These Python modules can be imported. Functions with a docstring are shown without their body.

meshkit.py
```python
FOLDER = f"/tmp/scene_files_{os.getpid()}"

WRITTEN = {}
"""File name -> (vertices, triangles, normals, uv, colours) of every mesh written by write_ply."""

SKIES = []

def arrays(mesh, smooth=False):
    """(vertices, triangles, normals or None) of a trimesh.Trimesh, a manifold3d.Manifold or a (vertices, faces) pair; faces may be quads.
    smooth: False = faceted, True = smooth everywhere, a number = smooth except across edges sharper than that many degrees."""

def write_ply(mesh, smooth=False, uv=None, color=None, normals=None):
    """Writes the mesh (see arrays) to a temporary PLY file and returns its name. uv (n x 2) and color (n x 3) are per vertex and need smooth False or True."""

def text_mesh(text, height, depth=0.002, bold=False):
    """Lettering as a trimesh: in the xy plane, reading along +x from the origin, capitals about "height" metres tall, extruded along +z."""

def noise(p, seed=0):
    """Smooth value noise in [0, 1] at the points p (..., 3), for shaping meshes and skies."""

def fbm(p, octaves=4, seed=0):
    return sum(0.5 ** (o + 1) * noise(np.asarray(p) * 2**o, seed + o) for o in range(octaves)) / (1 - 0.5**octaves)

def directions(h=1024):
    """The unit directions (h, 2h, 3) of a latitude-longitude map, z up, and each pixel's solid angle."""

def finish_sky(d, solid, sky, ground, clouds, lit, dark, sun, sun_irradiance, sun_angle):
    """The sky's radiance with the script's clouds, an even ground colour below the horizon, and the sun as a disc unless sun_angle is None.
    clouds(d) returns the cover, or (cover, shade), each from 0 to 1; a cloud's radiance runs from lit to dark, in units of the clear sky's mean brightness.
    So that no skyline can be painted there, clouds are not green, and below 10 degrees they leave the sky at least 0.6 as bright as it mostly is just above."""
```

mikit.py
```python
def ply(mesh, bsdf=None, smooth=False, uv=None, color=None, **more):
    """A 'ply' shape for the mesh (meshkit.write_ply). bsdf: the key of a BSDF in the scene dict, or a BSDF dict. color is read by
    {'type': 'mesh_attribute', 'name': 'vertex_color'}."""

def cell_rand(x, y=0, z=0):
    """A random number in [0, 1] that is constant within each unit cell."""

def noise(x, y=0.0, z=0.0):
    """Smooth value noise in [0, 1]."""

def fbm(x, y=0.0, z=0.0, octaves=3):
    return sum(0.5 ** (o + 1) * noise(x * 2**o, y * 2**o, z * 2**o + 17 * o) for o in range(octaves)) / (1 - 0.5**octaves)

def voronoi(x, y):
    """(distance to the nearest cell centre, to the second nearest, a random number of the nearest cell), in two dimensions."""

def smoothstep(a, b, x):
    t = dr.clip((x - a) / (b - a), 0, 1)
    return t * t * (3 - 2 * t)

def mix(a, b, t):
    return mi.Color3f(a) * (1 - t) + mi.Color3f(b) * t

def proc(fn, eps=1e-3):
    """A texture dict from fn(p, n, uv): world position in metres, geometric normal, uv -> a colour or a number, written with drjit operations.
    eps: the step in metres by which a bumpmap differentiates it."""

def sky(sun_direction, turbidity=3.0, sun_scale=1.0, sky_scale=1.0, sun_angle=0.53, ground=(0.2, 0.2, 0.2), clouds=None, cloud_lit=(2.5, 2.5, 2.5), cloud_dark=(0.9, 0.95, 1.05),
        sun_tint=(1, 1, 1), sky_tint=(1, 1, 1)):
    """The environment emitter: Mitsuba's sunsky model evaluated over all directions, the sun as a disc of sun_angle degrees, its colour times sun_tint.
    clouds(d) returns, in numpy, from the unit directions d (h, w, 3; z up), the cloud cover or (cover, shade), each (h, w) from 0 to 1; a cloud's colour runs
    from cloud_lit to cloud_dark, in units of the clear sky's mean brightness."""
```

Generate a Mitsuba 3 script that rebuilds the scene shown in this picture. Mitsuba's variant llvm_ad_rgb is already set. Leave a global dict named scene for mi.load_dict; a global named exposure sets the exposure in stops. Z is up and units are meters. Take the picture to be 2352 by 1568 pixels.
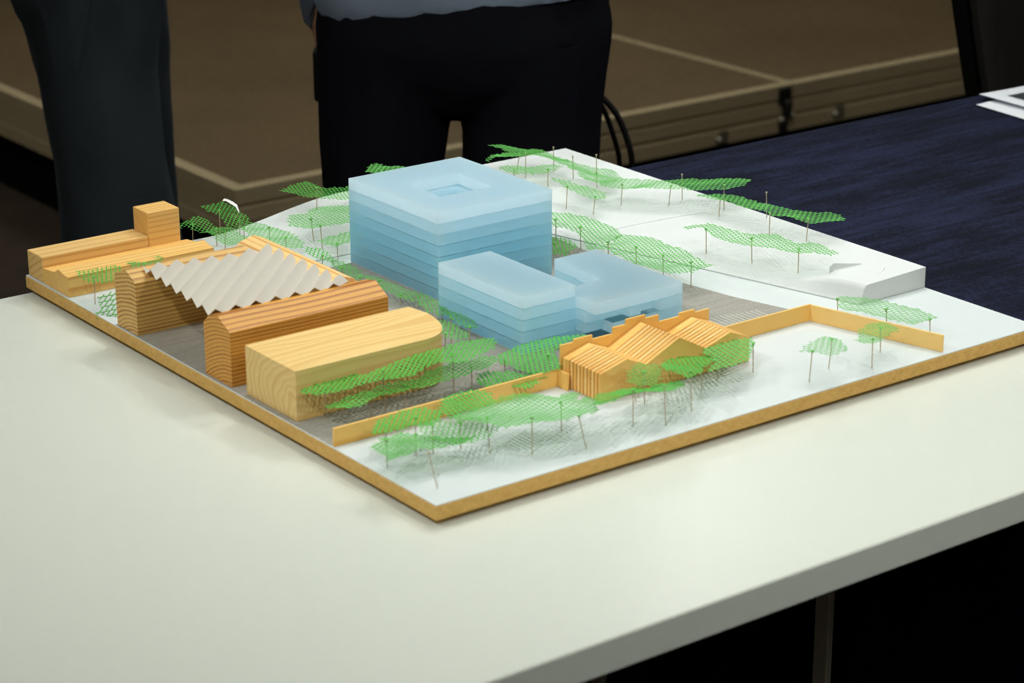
import math, random
import numpy as np
import trimesh, manifold3d as m3
import shapely
from shapely.geometry import Polygon
import drjit as dr
import mitsuba as mi
import mikit, meshkit
from mikit import proc, noise, fbm, smoothstep, mix

# ------------------------------------------------------------------ camera
CAM = np.array([-0.8686, -1.2655, 0.6735])
YAW, PITCH, ROLL, FOCAL = math.radians(53.42698), math.radians(19.58869), math.radians(-0.25734), 5231.236
FWD = np.array([math.cos(PITCH) * math.cos(YAW), math.cos(PITCH) * math.sin(YAW), -math.sin(PITCH)])
_r = np.cross(FWD, [0, 0, 1]); _r /= np.linalg.norm(_r); _u = np.cross(_r, FWD)
UP = -math.sin(ROLL) * _r + math.cos(ROLL) * _u
T = mi.ScalarTransform4f
scene, labels = {}, {}
exposure = 0.2
scene['camera'] = {'type': 'thinlens', 'fov': math.degrees(2 * math.atan(1176 / FOCAL)), 'fov_axis': 'x',
                   'aperture_radius': 0.0042, 'focus_distance': 2.21, 'near_clip': 0.05, 'far_clip': 60.0,
                   'to_world': T().look_at(origin=CAM.tolist(), target=(CAM + FWD).tolist(), up=UP.tolist())}

# ------------------------------------------------------------------ light: unseen ceiling panels, placed to light the model, tables and stage
FLOOR, CEIL = -0.757, 1.95
LIGHTS = [(0.95, 0.7, 0.4, 6.5), (2.4, 0.9, 0.3, 4.0), (-1.0, 1.4, 0.3, 3.0), (0.2, 3.2, 0.3, 12.0), (2.6, 3.0, 0.3, 13.0), (-1.5, -0.9, 0.3, 3.5), (0.6, -1.5, 0.3, 4.0), (2.4, -1.2, 0.3, 3.5), (-0.3, -2.6, 0.3, 3.5)]
SPOTS = [(1.25, 1.0, 1.9), (1.45, 0.2, 1.7), (0.35, 1.3, 1.0), (-1.5, 0.7, 4.6, 22.0), (-1.25, -1.0, 4.6, 22.0), (0.55, -1.9, 3.6, 26.0)]    # unseen ceiling spotlights, placed to light the model and its side faces
AIM = (0.50, 0.16, 0.0)
LAMP_RGB = (0.98, 1.0, 0.97)

# ------------------------------------------------------------------ helpers
def srgb(r, g, b):
    c = np.array([r, g, b], float) / 255
    return np.where(c <= 0.04045, c / 12.92, ((c + 0.055) / 1.055) ** 2.4).tolist()

def rgb(v):
    return {'type': 'rgb', 'value': [float(x) for x in v]}

def mat(key, d, two=True):
    scene[key] = {'type': 'twosided', 'bsdf': d} if two else d
    return key

def diff(key, c):
    return mat(key, {'type': 'diffuse', 'reflectance': rgb(c)})

def prin(key, c, rough=0.5, spec=0.5, **more):
    return mat(key, {'type': 'principled', 'base_color': c if isinstance(c, dict) else rgb(c), 'roughness': rough, 'specular': spec, **more})

_taken = {}
def numbered(name):
    n = _taken.get(name, 0); _taken[name] = n + 1
    return name if n == 0 else f'{name}_{n:03d}'

def thing(name, label, cat, group=None):
    key = numbered(name)
    labels[key] = {'label': label, 'category': cat}
    if group: labels[key]['group'] = group
    return key

def obj(name, mesh, bsdf, parent=None, smooth=False, label=None, cat=None, group=None, kind=None, **more):
    key = numbered(f'{parent}__{name}' if parent else name)
    scene[key] = mikit.ply(mesh, bsdf, smooth=smooth, **more)
    d = {}
    if label: d['label'] = label
    if cat: d['category'] = cat
    if group: d['group'] = group
    if kind: d['kind'] = kind
    if d: labels[key] = d
    return key

def box(x0, x1, y0, y1, z0, z1):
    b = trimesh.creation.box((x1 - x0, y1 - y0, z1 - z0)); b.apply_translation([(x0 + x1) / 2, (y0 + y1) / 2, (z0 + z1) / 2])
    return b

def rbox(x0, x1, y0, y1, z0, z1, r=0.001):
    """a box with chamfered edges"""
    pts = []
    for x in (x0, x1):
        for y in (y0, y1):
            for z in (z0, z1):
                sx, sy, sz = (1 if x == x0 else -1), (1 if y == y0 else -1), (1 if z == z0 else -1)
                pts += [(x, y + sy * r, z + sz * r), (x + sx * r, y, z + sz * r), (x + sx * r, y + sy * r, z)]
    return trimesh.convex.convex_hull(np.array(pts))

def hull(pts):
    return trimesh.convex.convex_hull(np.array(pts, float))

def prism(poly, z0, z1, holes=()):
    p = Polygon(poly, holes)
    m = trimesh.creation.extrude_polygon(p, z1 - z0, engine='earcut'); m.apply_translation([0, 0, z0])
    return m

def prism_x(poly, x0, x1):
    """polygon in (y, z) swept along x"""
    m = trimesh.creation.extrude_polygon(Polygon(poly), x1 - x0, engine='earcut')
    m.apply_transform(np.array([[0, 0, 1, x0], [1, 0, 0, 0], [0, 1, 0, 0], [0, 0, 0, 1.0]]))
    return m

def prism_y(poly, y0, y1):
    """polygon in (x, z) swept along y"""
    m = trimesh.creation.extrude_polygon(Polygon(poly), y1 - y0, engine='earcut')
    m.apply_transform(np.array([[1, 0, 0, 0], [0, 0, -1, y1], [0, 1, 0, 0], [0, 0, 0, 1.0]]))
    return m

def tube(path, radii, n=10):
    path = np.asarray(path, float); radii = np.broadcast_to(radii, len(path))
    t = np.gradient(path, axis=0); t /= np.linalg.norm(t, axis=1, keepdims=True)
    ref = np.array([0, 0, 1.0]) if abs(t[0][2]) < 0.9 else np.array([1.0, 0, 0])
    V, F = [], []
    for i, p in enumerate(path):
        a = np.cross(t[i], ref); a /= np.linalg.norm(a); b = np.cross(t[i], a)
        for k in range(n):
            an = 2 * math.pi * k / n
            V.append(p + radii[i] * (math.cos(an) * a + math.sin(an) * b))
    for i in range(len(path) - 1):
        for k in range(n):
            q, w = i * n + k, i * n + (k + 1) % n
            F += [[q, w, w + n], [q, w + n, q + n]]
    c0, c1 = len(V), len(V) + 1
    V += [path[0], path[-1]]
    for k in range(n):
        F += [[c0, (k + 1) % n, k], [c1, c1 - 2 - n + k + 0, c1 - 2 - n + (k + 1) % n]] if False else [[c0, (k + 1) % n, k], [c1, (len(path) - 1) * n + k, (len(path) - 1) * n + (k + 1) % n]]
    m = trimesh.Trimesh(np.array(V), np.array(F), process=False); m.fix_normals()
    return m

def cat(*ms):
    return trimesh.util.concatenate(list(ms))

def sph(p, r, n=16):
    p = np.asarray(p, float)
    s = m3.Manifold.sphere(1.0, n)
    rr = (r, r, r) if np.isscalar(r) else tuple(r)
    return s.scale(rr).translate(p.tolist())

def skeleton(bones, edge=0.02, it=8):
    """hulls of sphere pairs joined into one smooth surface; a bone is a list of (point, radius or radii)"""
    tot = None
    for b in bones:
        h = m3.Manifold.batch_hull([sph(p, r) for p, r in b])
        tot = h if tot is None else tot + h
    tot = tot.refine_to_length(edge)
    mm = tot.to_mesh()
    t = trimesh.Trimesh(mm.vert_properties[:, :3], mm.tri_verts, process=True)
    trimesh.smoothing.filter_taubin(t, lamb=0.5, nu=0.52, iterations=it)
    return t

def sm(a, b, x):
    t = np.clip((x - a) / (b - a), 0, 1); return t * t * (3 - 2 * t)

# ------------------------------------------------------------------ materials
def wood(key, light, dark, y0, z0, period, mid=0.5, amp=0.25, rough=0.5, along='x', fib=1.0, seed=0.0):
    """solid pine: growth rings around a pith line that runs along the grain"""
    L, D = light, dark
    def fn(p, n, uv):
        x, y, z = (p.x, p.y, p.z) if along == 'x' else (p.y, p.x, p.z)
        wob = (fbm(x * 9 + seed, y * 42, z * 42, octaves=2) - 0.5) * amp
        r = dr.sqrt(dr.square(y - y0) + dr.square(z - z0)) / period + wob * 2
        f = r - dr.floor(r)
        late = smoothstep(mid, 0.86, f) * (1 - smoothstep(0.9, 1.0, f))
        late = late * (0.55 + 0.45 * mikit.cell_rand(dr.floor(r), seed * 7))
        fibre = noise(x * 60 + seed, y * 1500, z * 1500) * 0.5 + noise(x * 14, y * 300 + seed, z * 300) * 0.5
        t = dr.clip(late + (fibre - 0.5) * 0.3 * fib, 0, 1)
        return mix(L, D, t)
    return mat(key, {'type': 'principled', 'base_color': proc(fn), 'roughness': rough, 'specular': 0.35})

WHITE = prin('mat_white_card', srgb(211, 215, 212), 0.6, 0.3)
WHITE2 = prin('mat_white_board', srgb(204, 211, 209), 0.55, 0.3)
TABLE = prin('mat_table_laminate', srgb(206, 210, 198), 0.3, 0.45)
def _mdf(p, n, uv):
    t = noise(p.x * 900, p.y * 900, p.z * 900) * 0.6 + noise(p.x * 240, p.y * 240, p.z * 240) * 0.4
    return mix(srgb(192, 148, 76), srgb(226, 184, 112), t)
MDF = mat('mat_mdf', {'type': 'principled', 'base_color': proc(_mdf), 'roughness': 0.7, 'specular': 0.2})
def _plaza(p, n, uv):
    t = noise(p.x * 30, p.y * 500, 0) * 0.5 + noise(p.x * 700, p.y * 700, 3) * 0.5
    return mix(srgb(138, 135, 125), srgb(162, 159, 149), t)
PLAZA = mat('mat_grey_card', {'type': 'principled', 'base_color': proc(_plaza), 'roughness': 0.6, 'specular': 0.3})
GREEN = mat('mat_green_net', {'type': 'principled', 'base_color': rgb(srgb(78, 168, 58)), 'roughness': 0.45, 'specular': 0.4})
PIN = prin('mat_pin', srgb(172, 156, 126), 0.4, 0.5)
GLUE = prin('mat_green_dab', srgb(92, 178, 66), 0.4, 0.5)
SCRAP = prin('mat_paper_scrap', srgb(238, 238, 234), 0.7, 0.2)

# ------------------------------------------------------------------ the room
def _floor(p, n, uv):
    t = fbm(p.x * 7, p.y * 7, 0.5, octaves=3)
    return mix(srgb(42, 33, 26), srgb(60, 49, 38), t)
FLOORM = mat('mat_dark_floor', {'type': 'principled', 'base_color': proc(_floor), 'roughness': 0.55, 'specular': 0.3})
WALLM = prin('mat_dark_wall', srgb(150, 145, 134), 0.8, 0.2)
CEILM = prin('mat_ceiling', srgb(205, 203, 196), 0.9, 0.1)
X0, X1, Y0, Y1 = -3.2, 6.0, -3.4, 7.0
def room(name, mesh, m, label):
    obj(name, mesh, m, label=label, kind='structure')
room('floor', box(X0, X1, Y0, Y1, FLOOR - 0.1, FLOOR), FLOORM, 'dark brown floor under the tables')
room('ceiling', box(X0, X1, Y0, Y1, CEIL, CEIL + 0.1), CEILM, 'grey ceiling above the tables')
room('wall_back', box(X0, X1, Y1, Y1 + 0.1, FLOOR, CEIL), WALLM, 'dark wall behind the stage')
room('wall_front', box(X0, X1, Y0 - 0.1, Y0, FLOOR, CEIL), WALLM, 'dark wall behind the camera')
room('wall_left', box(X0 - 0.1, X0, Y0, Y1, FLOOR, CEIL), WALLM, 'dark wall at the left of the room')
room('wall_right', box(X1, X1 + 0.1, Y0, Y1, FLOOR, CEIL), WALLM, 'dark wall at the right of the room')
LAMP_AT = ['above the model', 'above the far end of the navy table', 'at the left behind the white table', 'above the left part of the stage', 'above the right part of the stage', 'left of the camera', 'in front of the white table', 'in front of the navy table', 'behind the camera']
FRAME = prin('mat_lamp_frame', srgb(220, 220, 215), 0.5, 0.4)
for i, (x, y, h, power) in enumerate(LIGHTS):
    k = thing('unseen_ceiling_lamp', f'unseen square recessed ceiling lamp panel {LAMP_AT[i]}', 'lamp')
    fr = prism([(x - h - .03, y - h - .03), (x + h + .03, y - h - .03), (x + h + .03, y + h + .03), (x - h - .03, y + h + .03)], CEIL - 0.02, CEIL - 0.0005,
               [[(x - h, y - h), (x + h, y - h), (x + h, y + h), (x - h, y + h)]])
    obj('frame', fr, FRAME, k)
    pv = np.array([[x - h, y - h, CEIL - .008], [x + h, y - h, CEIL - .008], [x + h, y + h, CEIL - .008], [x - h, y + h, CEIL - .008]])
    kk = numbered(f'{k}__diffuser')
    scene[kk] = mikit.ply((pv, np.array([[0, 2, 1], [0, 3, 2]])), FRAME, emitter={'type': 'area', 'radiance': rgb(np.array(LAMP_RGB) * power)})

SPOT_AT = ['at the far right', 'at the right', 'behind the model', 'at the left', 'at the near left', 'at the near side']
LAMPBODY = prin('mat_spot_body', srgb(40, 40, 40), 0.4, 0.5)
for i, (x, y, power, *cone) in enumerate(SPOTS):
    o = np.array([x, y, CEIL - .14]); d = np.array(AIM) - o; d /= np.linalg.norm(d)
    k = thing('unseen_ceiling_spotlight', f'unseen black ceiling spotlight turned to the model, {SPOT_AT[i]}', 'lamp')
    can = trimesh.creation.annulus(.038, .045, .12)
    M_ = trimesh.geometry.align_vectors([0, 0, 1], d); M_[:3, 3] = o - d * .03
    can.apply_transform(M_); obj('can', can, LAMPBODY, k)
    bk = trimesh.creation.cylinder(.037, .01); M2 = M_.copy(); M2[:3, 3] = o - d * .085; bk.apply_transform(M2); obj('lens', bk, FRAME, k)
    obj('stem', tube([(x, y, CEIL - .0005), o - d * .08], .008, 8), LAMPBODY, k)
    scene[f'unseen_spot_light_{i}'] = {'type': 'spot', 'intensity': rgb(np.array(LAMP_RGB) * power), 'cutoff_angle': (cone or [35.0])[0], 'beam_width': (cone or [33.0])[0] / 3,
                               'to_world': T().look_at(origin=(o + d * .035).tolist(), target=list(AIM), up=[0, 1, 0.01])}

# ------------------------------------------------------------------ stage platform behind
SZ, SX, SY = -0.517, 1.217, 2.437
def _deck(p, n, uv):
    t = fbm(p.x * 120, p.y * 120, 0, octaves=2) * 0.5 + fbm(p.x * 3, p.y * 3, 1, octaves=2) * 0.5
    return mix(srgb(82, 67, 46), srgb(112, 94, 66), t)
DECK = mat('mat_stage_deck', {'type': 'principled', 'base_color': proc(_deck), 'roughness': 0.6, 'specular': 0.25})
ALU = prin('mat_stage_edge', srgb(176, 158, 122), 0.5, 0.4, metallic=0.15)
SKIRT = prin('mat_black_skirt', srgb(8, 8, 8), 0.9, 0.1)
BLACKM = prin('mat_black_fitting', srgb(20, 20, 18), 0.5, 0.4)
st = thing('stage_platform', 'low brown stage platform with ribbed metal edge behind the people', 'stage')
seams = [SX, 2.684, 4.15, 5.6]
for a, b in zip(seams[:-1], seams[1:]):
    pk = obj('deck_panel', rbox(a + .012, b - .012, SY + .012, 6.2, SZ - .02, SZ - .001, .002), DECK, st)
def edge_profile(dist):
    """outline of the ribbed edge bar: (outward offset, height)"""
    return [(0, 0), (0, -.002), (.0, -.030), (.006, -.032), (.006, -.037), (.001, -.040), (.001, -.066), (.007, -.069), (.007, -.075), (0, -.079), (0, -.108), (.03, -.108), (.03, 0)]
for a, b in zip(seams[:-1], seams[1:]):
    poly = [(SY + o, SZ + z) for o, z in edge_profile(0)]
    obj('front_edge_bar', prism_x(poly, a + .001, b - .001), ALU, st)
    obj('panel_side_bar', box(a + .001, a + .012, SY + .03, 6.2, SZ - .1, SZ), ALU, st)
    obj('panel_side_bar', box(b - .012, b - .001, SY + .03, 6.2, SZ - .1, SZ), ALU, st)
poly = [(SX + o, SZ + z) for o, z in edge_profile(0)]
obj('side_edge_bar', prism_y(poly, SY + .031, 6.2), ALU, st)
obj('skirt', cat(box(SX + .02, 5.6, SY + .02, SY + .03, FLOOR, SZ - .108), box(SX + .02, SX + .03, SY + .03, 6.2, FLOOR, SZ - .108)), SKIRT, st)
obj('corner_cap', cat(rbox(SX - .004, SX + .02, SY - .004, SY + .02, SZ - .1, SZ - .05, .003)), ALU, st)
obj('joint_bracket', cat(rbox(2.634, 2.672, SY - .008, SY + .002, SZ - .042, SZ - .004, .003), rbox(2.644, 2.664, SY - .022, SY, SZ - .072, SZ - .03, .006)), BLACKM, st)
obj('joint_bracket', rbox(2.638, 2.66, SY - .012, SY + .002, SZ - .108, SZ - .078, .004), BLACKM, st)
CLAMP = prin('mat_clamp', srgb(96, 88, 66), .5, .4)
STEEL = prin('mat_steel_bolt', srgb(190, 184, 165), 0.35, 0.5, metallic=0.4)
for x, z in ((2.672, SZ - .07), (2.64, SZ - .076), (2.452, SZ - .094), (2.812, SZ - .088)):
    b = trimesh.creation.icosphere(2, .008); b.apply_translation([x, SY - .006, z])
    obj('bolt', b, STEEL, st)
for x, z in ((2.47, SZ - .09), (2.832, SZ - .085)):
    obj('clamp', rbox(x - .014, x + .014, SY - .006, SY + .004, z - .016, z + .014, .004), CLAMP, st)

# ------------------------------------------------------------------ the tables
TZ = -0.0173
t = thing('white_table', 'long white laminate table carrying the architectural model', 'table')
obj('tabletop', rbox(-1.15, .6535, -.2163, .6890, TZ - .026, TZ, .0012), TABLE, t)
LEGM = prin('mat_table_leg', srgb(205, 200, 180), 0.4, 0.5)
LEGD = prin('mat_table_leg_dark', srgb(60, 45, 32), 0.5, 0.4)
obj('leg', rbox(.6125, .6205, .2000, .2195, FLOOR, TZ - .026, .0008), LEGM, t)
obj('leg', rbox(.6125, .6205, .5600, .5795, FLOOR, TZ - .026, .0008), LEGM, t)
obj('leg', rbox(-1.10, -1.092, .2000, .2195, FLOOR, TZ - .026, .0008), LEGM, t)
obj('leg', rbox(-1.10, -1.092, .5600, .5795, FLOOR, TZ - .026, .0008), LEGM, t)
obj('under_frame', cat(box(-1.09, .612, .202, .217, TZ - .046, TZ - .0262), box(-1.09, .612, .562, .577, TZ - .046, TZ - .0262)), LEGD, t)
obj('modesty_panel', box(-1.0, .6, .655, .665, -.62, TZ - .0262), SKIRT, t)

def _navy(p, n, uv):
    a = noise(p.x * 22, p.y * 160, p.z * 160) * 0.5 + noise(p.x * 420, p.y * 420, p.z * 420) * 0.5
    a = a * 0.7 + 0.3 * noise(p.x * 9, p.y * 40, p.z * 9)
    return mix(srgb(6, 9, 22), srgb(26, 32, 56), smoothstep(0.25, 0.85, a))
NAVY = mat('mat_navy_cloth', {'type': 'principled', 'base_color': proc(_navy), 'roughness': 0.9, 'specular': 0.1, 'sheen': 0.3})
t = thing('cloth_covered_table', 'table with dark navy cloth beside the white table', 'table')
n_u, n_v = 90, 24
def cloth(x0, x1, y0, y1):
    top = rbox(x0, x1, y0, y1, TZ - .03, TZ, .002)
    parts = [top]
    # hanging sides with soft folds
    for (ax, bx, ay, by) in ((x0, x1, y0, y0), (x1, x1, y0, y1), (x1, x0, y1, y1), (x0, x0, y1, y0)):
        s = np.linspace(0, 1, n_u); V = []; F = []
        nx, ny = (by - ay), -(bx - ax); l = math.hypot(nx, ny); nx /= l; ny /= l
        for j in range(n_v):
            tt = j / (n_v - 1)
            amp = .012 * tt
            for i in range(n_u):
                o = .001 + amp * (1 + math.sin(s[i] * 60 + math.sin(s[i] * 17) * 2)) * .5
                if ax == bx == x0: o = -.0005
                V.append([ax + (bx - ax) * s[i] + nx * o, ay + (by - ay) * s[i] + ny * o, TZ - .004 - tt * .66])
        for j in range(n_v - 1):
            for i in range(n_u - 1):
                q = j * n_u + i
                F += [[q, q + n_u, q + 1], [q + 1, q + n_u, q + n_u + 1]]
        parts.append(trimesh.Trimesh(np.array(V), np.array(F), process=False))
    return cat(*parts)
obj('tablecloth', cloth(.6545, 2.25, -.2163, .6905), NAVY, t)
for x, y in ((.669, .400), (2.15, .400)):
    obj('leg', rbox(x - .005, x + .005, y - .005, y + .005, FLOOR, TZ - .031, .001), LEGD, t)
    obj('foot', rbox(x - .02, x + .02, y - .4, y + .2, FLOOR, FLOOR + .02, .002), LEGD, t)

# ------------------------------------------------------------------ model base
WB, DB = 0.6600, 0.6921
t = thing('model_base', 'square wood fibre board base with white top under the model city', 'board')
obj('board', rbox(0, WB, 0, DB, -.0128, -.0008, .0009), MDF, t)
obj('plinth', box(.02, WB - .02, .012, DB - .02, TZ + .0001, -.0129), prin('mat_plinth', srgb(120, 92, 52), .7, .2), t)
obj('white_top', box(.0006, WB - .0006, .0006, DB - .0006, -.0008, 0), WHITE2, t)
plaza = [(.0014, .1445), (.0014, .5075), (.15, .5075), (.15, .5335), (.2723, .5335), (.4797, .5335), (.4797, .4813), (.4781, .4264), (.4805, .355), (.4866, .2887), (.497, .228), (.5116, .1759), (.522, .139), (.392, .139), (.392, .1445)]
obj('grey_plaza', prism(plaza, 0, .0003), PLAZA, t)
STEPM = prin('mat_step_card', srgb(172, 171, 160), 0.6, 0.3)
for i in range(15):
    x = .412 + i * .0052
    obj('step', box(x, x + .0026, .1445 + .001 * i * .2, .200 - i * .0009, .0003, .00055), STEPM, t)

def terrain(x, y):
    x = np.asarray(x, float); y = np.asarray(y, float)
    x0 = .5305 - .253 * (y - .3063)
    u = np.clip((x - x0) / np.maximum(.66 - x0, .05), 0, 1)
    k = sm(.25, .16, y)
    zr = .019 * (u * (1 - k) + k * (.85 * sm(0, .1, u) + .15 * u))
    v = np.clip((y - .56) / .13, 0, 1)
    zb = .019 * sm(.2, .36, x) * v
    return .019 * (1 - (1 - zr / .019) * (1 - zb / .019))
def sheet(fx, us, vs, thick):
    """closed sheet over the grid us x vs; fx(u, v) -> top point"""
    Tp = np.array([[fx(u, v) for v in vs] for u in us]); nu, nv = Tp.shape[:2]
    Bt = Tp.copy(); Bt[..., 2] = thick if not callable(thick) else 0
    V = np.concatenate([Tp.reshape(-1, 3), Bt.reshape(-1, 3)]); N = nu * nv; F = []
    for i in range(nu - 1):
        for j in range(nv - 1):
            a, b, c, d = i * nv + j, (i + 1) * nv + j, (i + 1) * nv + j + 1, i * nv + j + 1
            F += [[a, b, c], [a, c, d], [a + N, c + N, b + N], [a + N, d + N, c + N]]
    rim = [i * nv for i in range(nu)] + [(nu - 1) * nv + j for j in range(1, nv)] + [i * nv + nv - 1 for i in range(nu - 2, -1, -1)] + [j for j in range(nv - 2, 0, -1)]
    for a, b in zip(rim, rim[1:] + rim[:1]):
        F += [[a, a + N, b], [b, a + N, b + N]]
    m = trimesh.Trimesh(V, np.array(F), process=False); m.fix_normals()
    return m
def t_right(u, v):
    y = .1405 + v * (.6915 - .1405)
    x0 = max(.5305 - .253 * (y - .3063), .43) if y < .56 else .5305 - .253 * (y - .3063)
    x = x0 + u * (.6593 - x0)
    return (x, y, float(terrain(x, y)) + .0012)
def t_back(u, v):
    y = .558 + v * (.6915 - .558)
    x1 = .5305 - .253 * (y - .3063)
    x = .165 + u * (x1 - .165)
    return (x, y, float(terrain(x, y)) + .0012)
hill = thing('terrain_hill', 'bent white card hillside along the far edges of the model', 'model terrain')
obj('slope', sheet(t_right, np.linspace(0, 1, 30), np.linspace(0, 1, 44), .00035), WHITE, hill, smooth=30)
obj('slope', sheet(t_back, np.linspace(0, 1, 30), np.linspace(0, 1, 16), .00035), WHITE, hill, smooth=30)
def drape(poly, h=.0012, n=24):
    """strip of card lying on the hill: poly is two rails (a list of pairs of points)"""
    (a, b) = poly
    a, b = np.array(a), np.array(b)
    def f(u, v):
        k = u * (len(a) - 1); i = min(int(k), len(a) - 2); t_ = k - i
        p = (a[i] * (1 - t_) + a[i + 1] * t_) * (1 - v) + (b[i] * (1 - t_) + b[i + 1] * t_) * v
        return (p[0], p[1], float(terrain(p[0], p[1])) + .0012 + h)
    Tm = sheet(f, np.linspace(0, 1, n), np.linspace(0, 1, 4), 0.0)
    V = Tm.vertices.copy(); N = len(V) // 2
    V[N:, 2] = V[:N, 2] - h * 2.5
    return trimesh.Trimesh(V, Tm.faces, process=False)
for rails in ([(.522, .455), (.548, .452), (.60, .432), (.628, .418)], [(.520, .449), (.545, .447), (.598, .427), (.626, .413)]), \
             ([(.508, .43), (.512, .47), (.506, .50)], [(.524, .432), (.526, .458), (.520, .485)]):
    obj('path_strip', drape(rails, .0006), WHITE, hill)
ntch = thing('terrain_entrance', 'small folded white card entrance cut into the end of the hillside', 'model terrain')
zt = float(terrain(.6, .18)) + .0012
obj('wall', hull([(.588, .196, zt - .005), (.588, .196, zt + .0030), (.596, .199, zt + .0042), (.596, .199, zt - .005), (.588, .1954, zt - .005), (.588, .1954, zt + .0030), (.596, .1984, zt + .0042), (.596, .1984, zt - .005)]), WHITE, ntch)
obj('wall', hull([(.596, .199, zt + .0042), (.622, .188, zt + .0018), (.622, .1875, zt + .0012), (.596, .1985, zt - .002), (.5955, .1985, zt + .0042), (.6215, .1875, zt + .0018)]), WHITE, ntch)
obj('ramp', hull([(.600, .178, zt - .001), (.616, .156, zt + .0012), (.628, .163, zt + .0026), (.600, .178, zt + .0003), (.616, .156, zt + .0018), (.628, .163, zt + .0032)]), WHITE, ntch)

# ------------------------------------------------------------------ wooden buildings
PALE, PINE_D = srgb(236, 200, 132), srgb(196, 140, 66)
def bev(m):
    return m
# long block and square tower at the far left corner
W_A = wood('mat_wood_long_bar', srgb(226, 186, 118), srgb(206, 158, 90), .60, -.12, .0062, fib=1.2, seed=3.1)
W_B = wood('mat_wood_square_tower', srgb(232, 188, 112), srgb(206, 150, 80), .70, .0, .0034, seed=5.7)
W_C = wood('mat_wood_low_hall', srgb(236, 192, 112), srgb(208, 150, 76), .672, -.012, .0036, seed=8.3)
k = thing('wooden_building', 'long low pine block at the far left corner of the model, beside the square tower', 'model building')
obj('block', rbox(.003, .1168, .6582, .690, .0002, .0257, .0006), W_A, k)
k = thing('wooden_building', 'short square pine tower at the far left, taller than the blocks around it', 'model building')
obj('block', rbox(.1172, .152, .6582, .6890, .0002, .0487, .0006), W_B, k)
k = thing('wooden_building', 'low pine hall with a shallow ridge in front of the square tower', 'model building')
obj('block', prism_x([(.6580, .0002), (.6580, .0150), (.6325, .0177), (.6225, .0228), (.6115, .0200), (.6035, .0195), (.6030, .0002)], .003, .1585), W_C, k)

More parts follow.
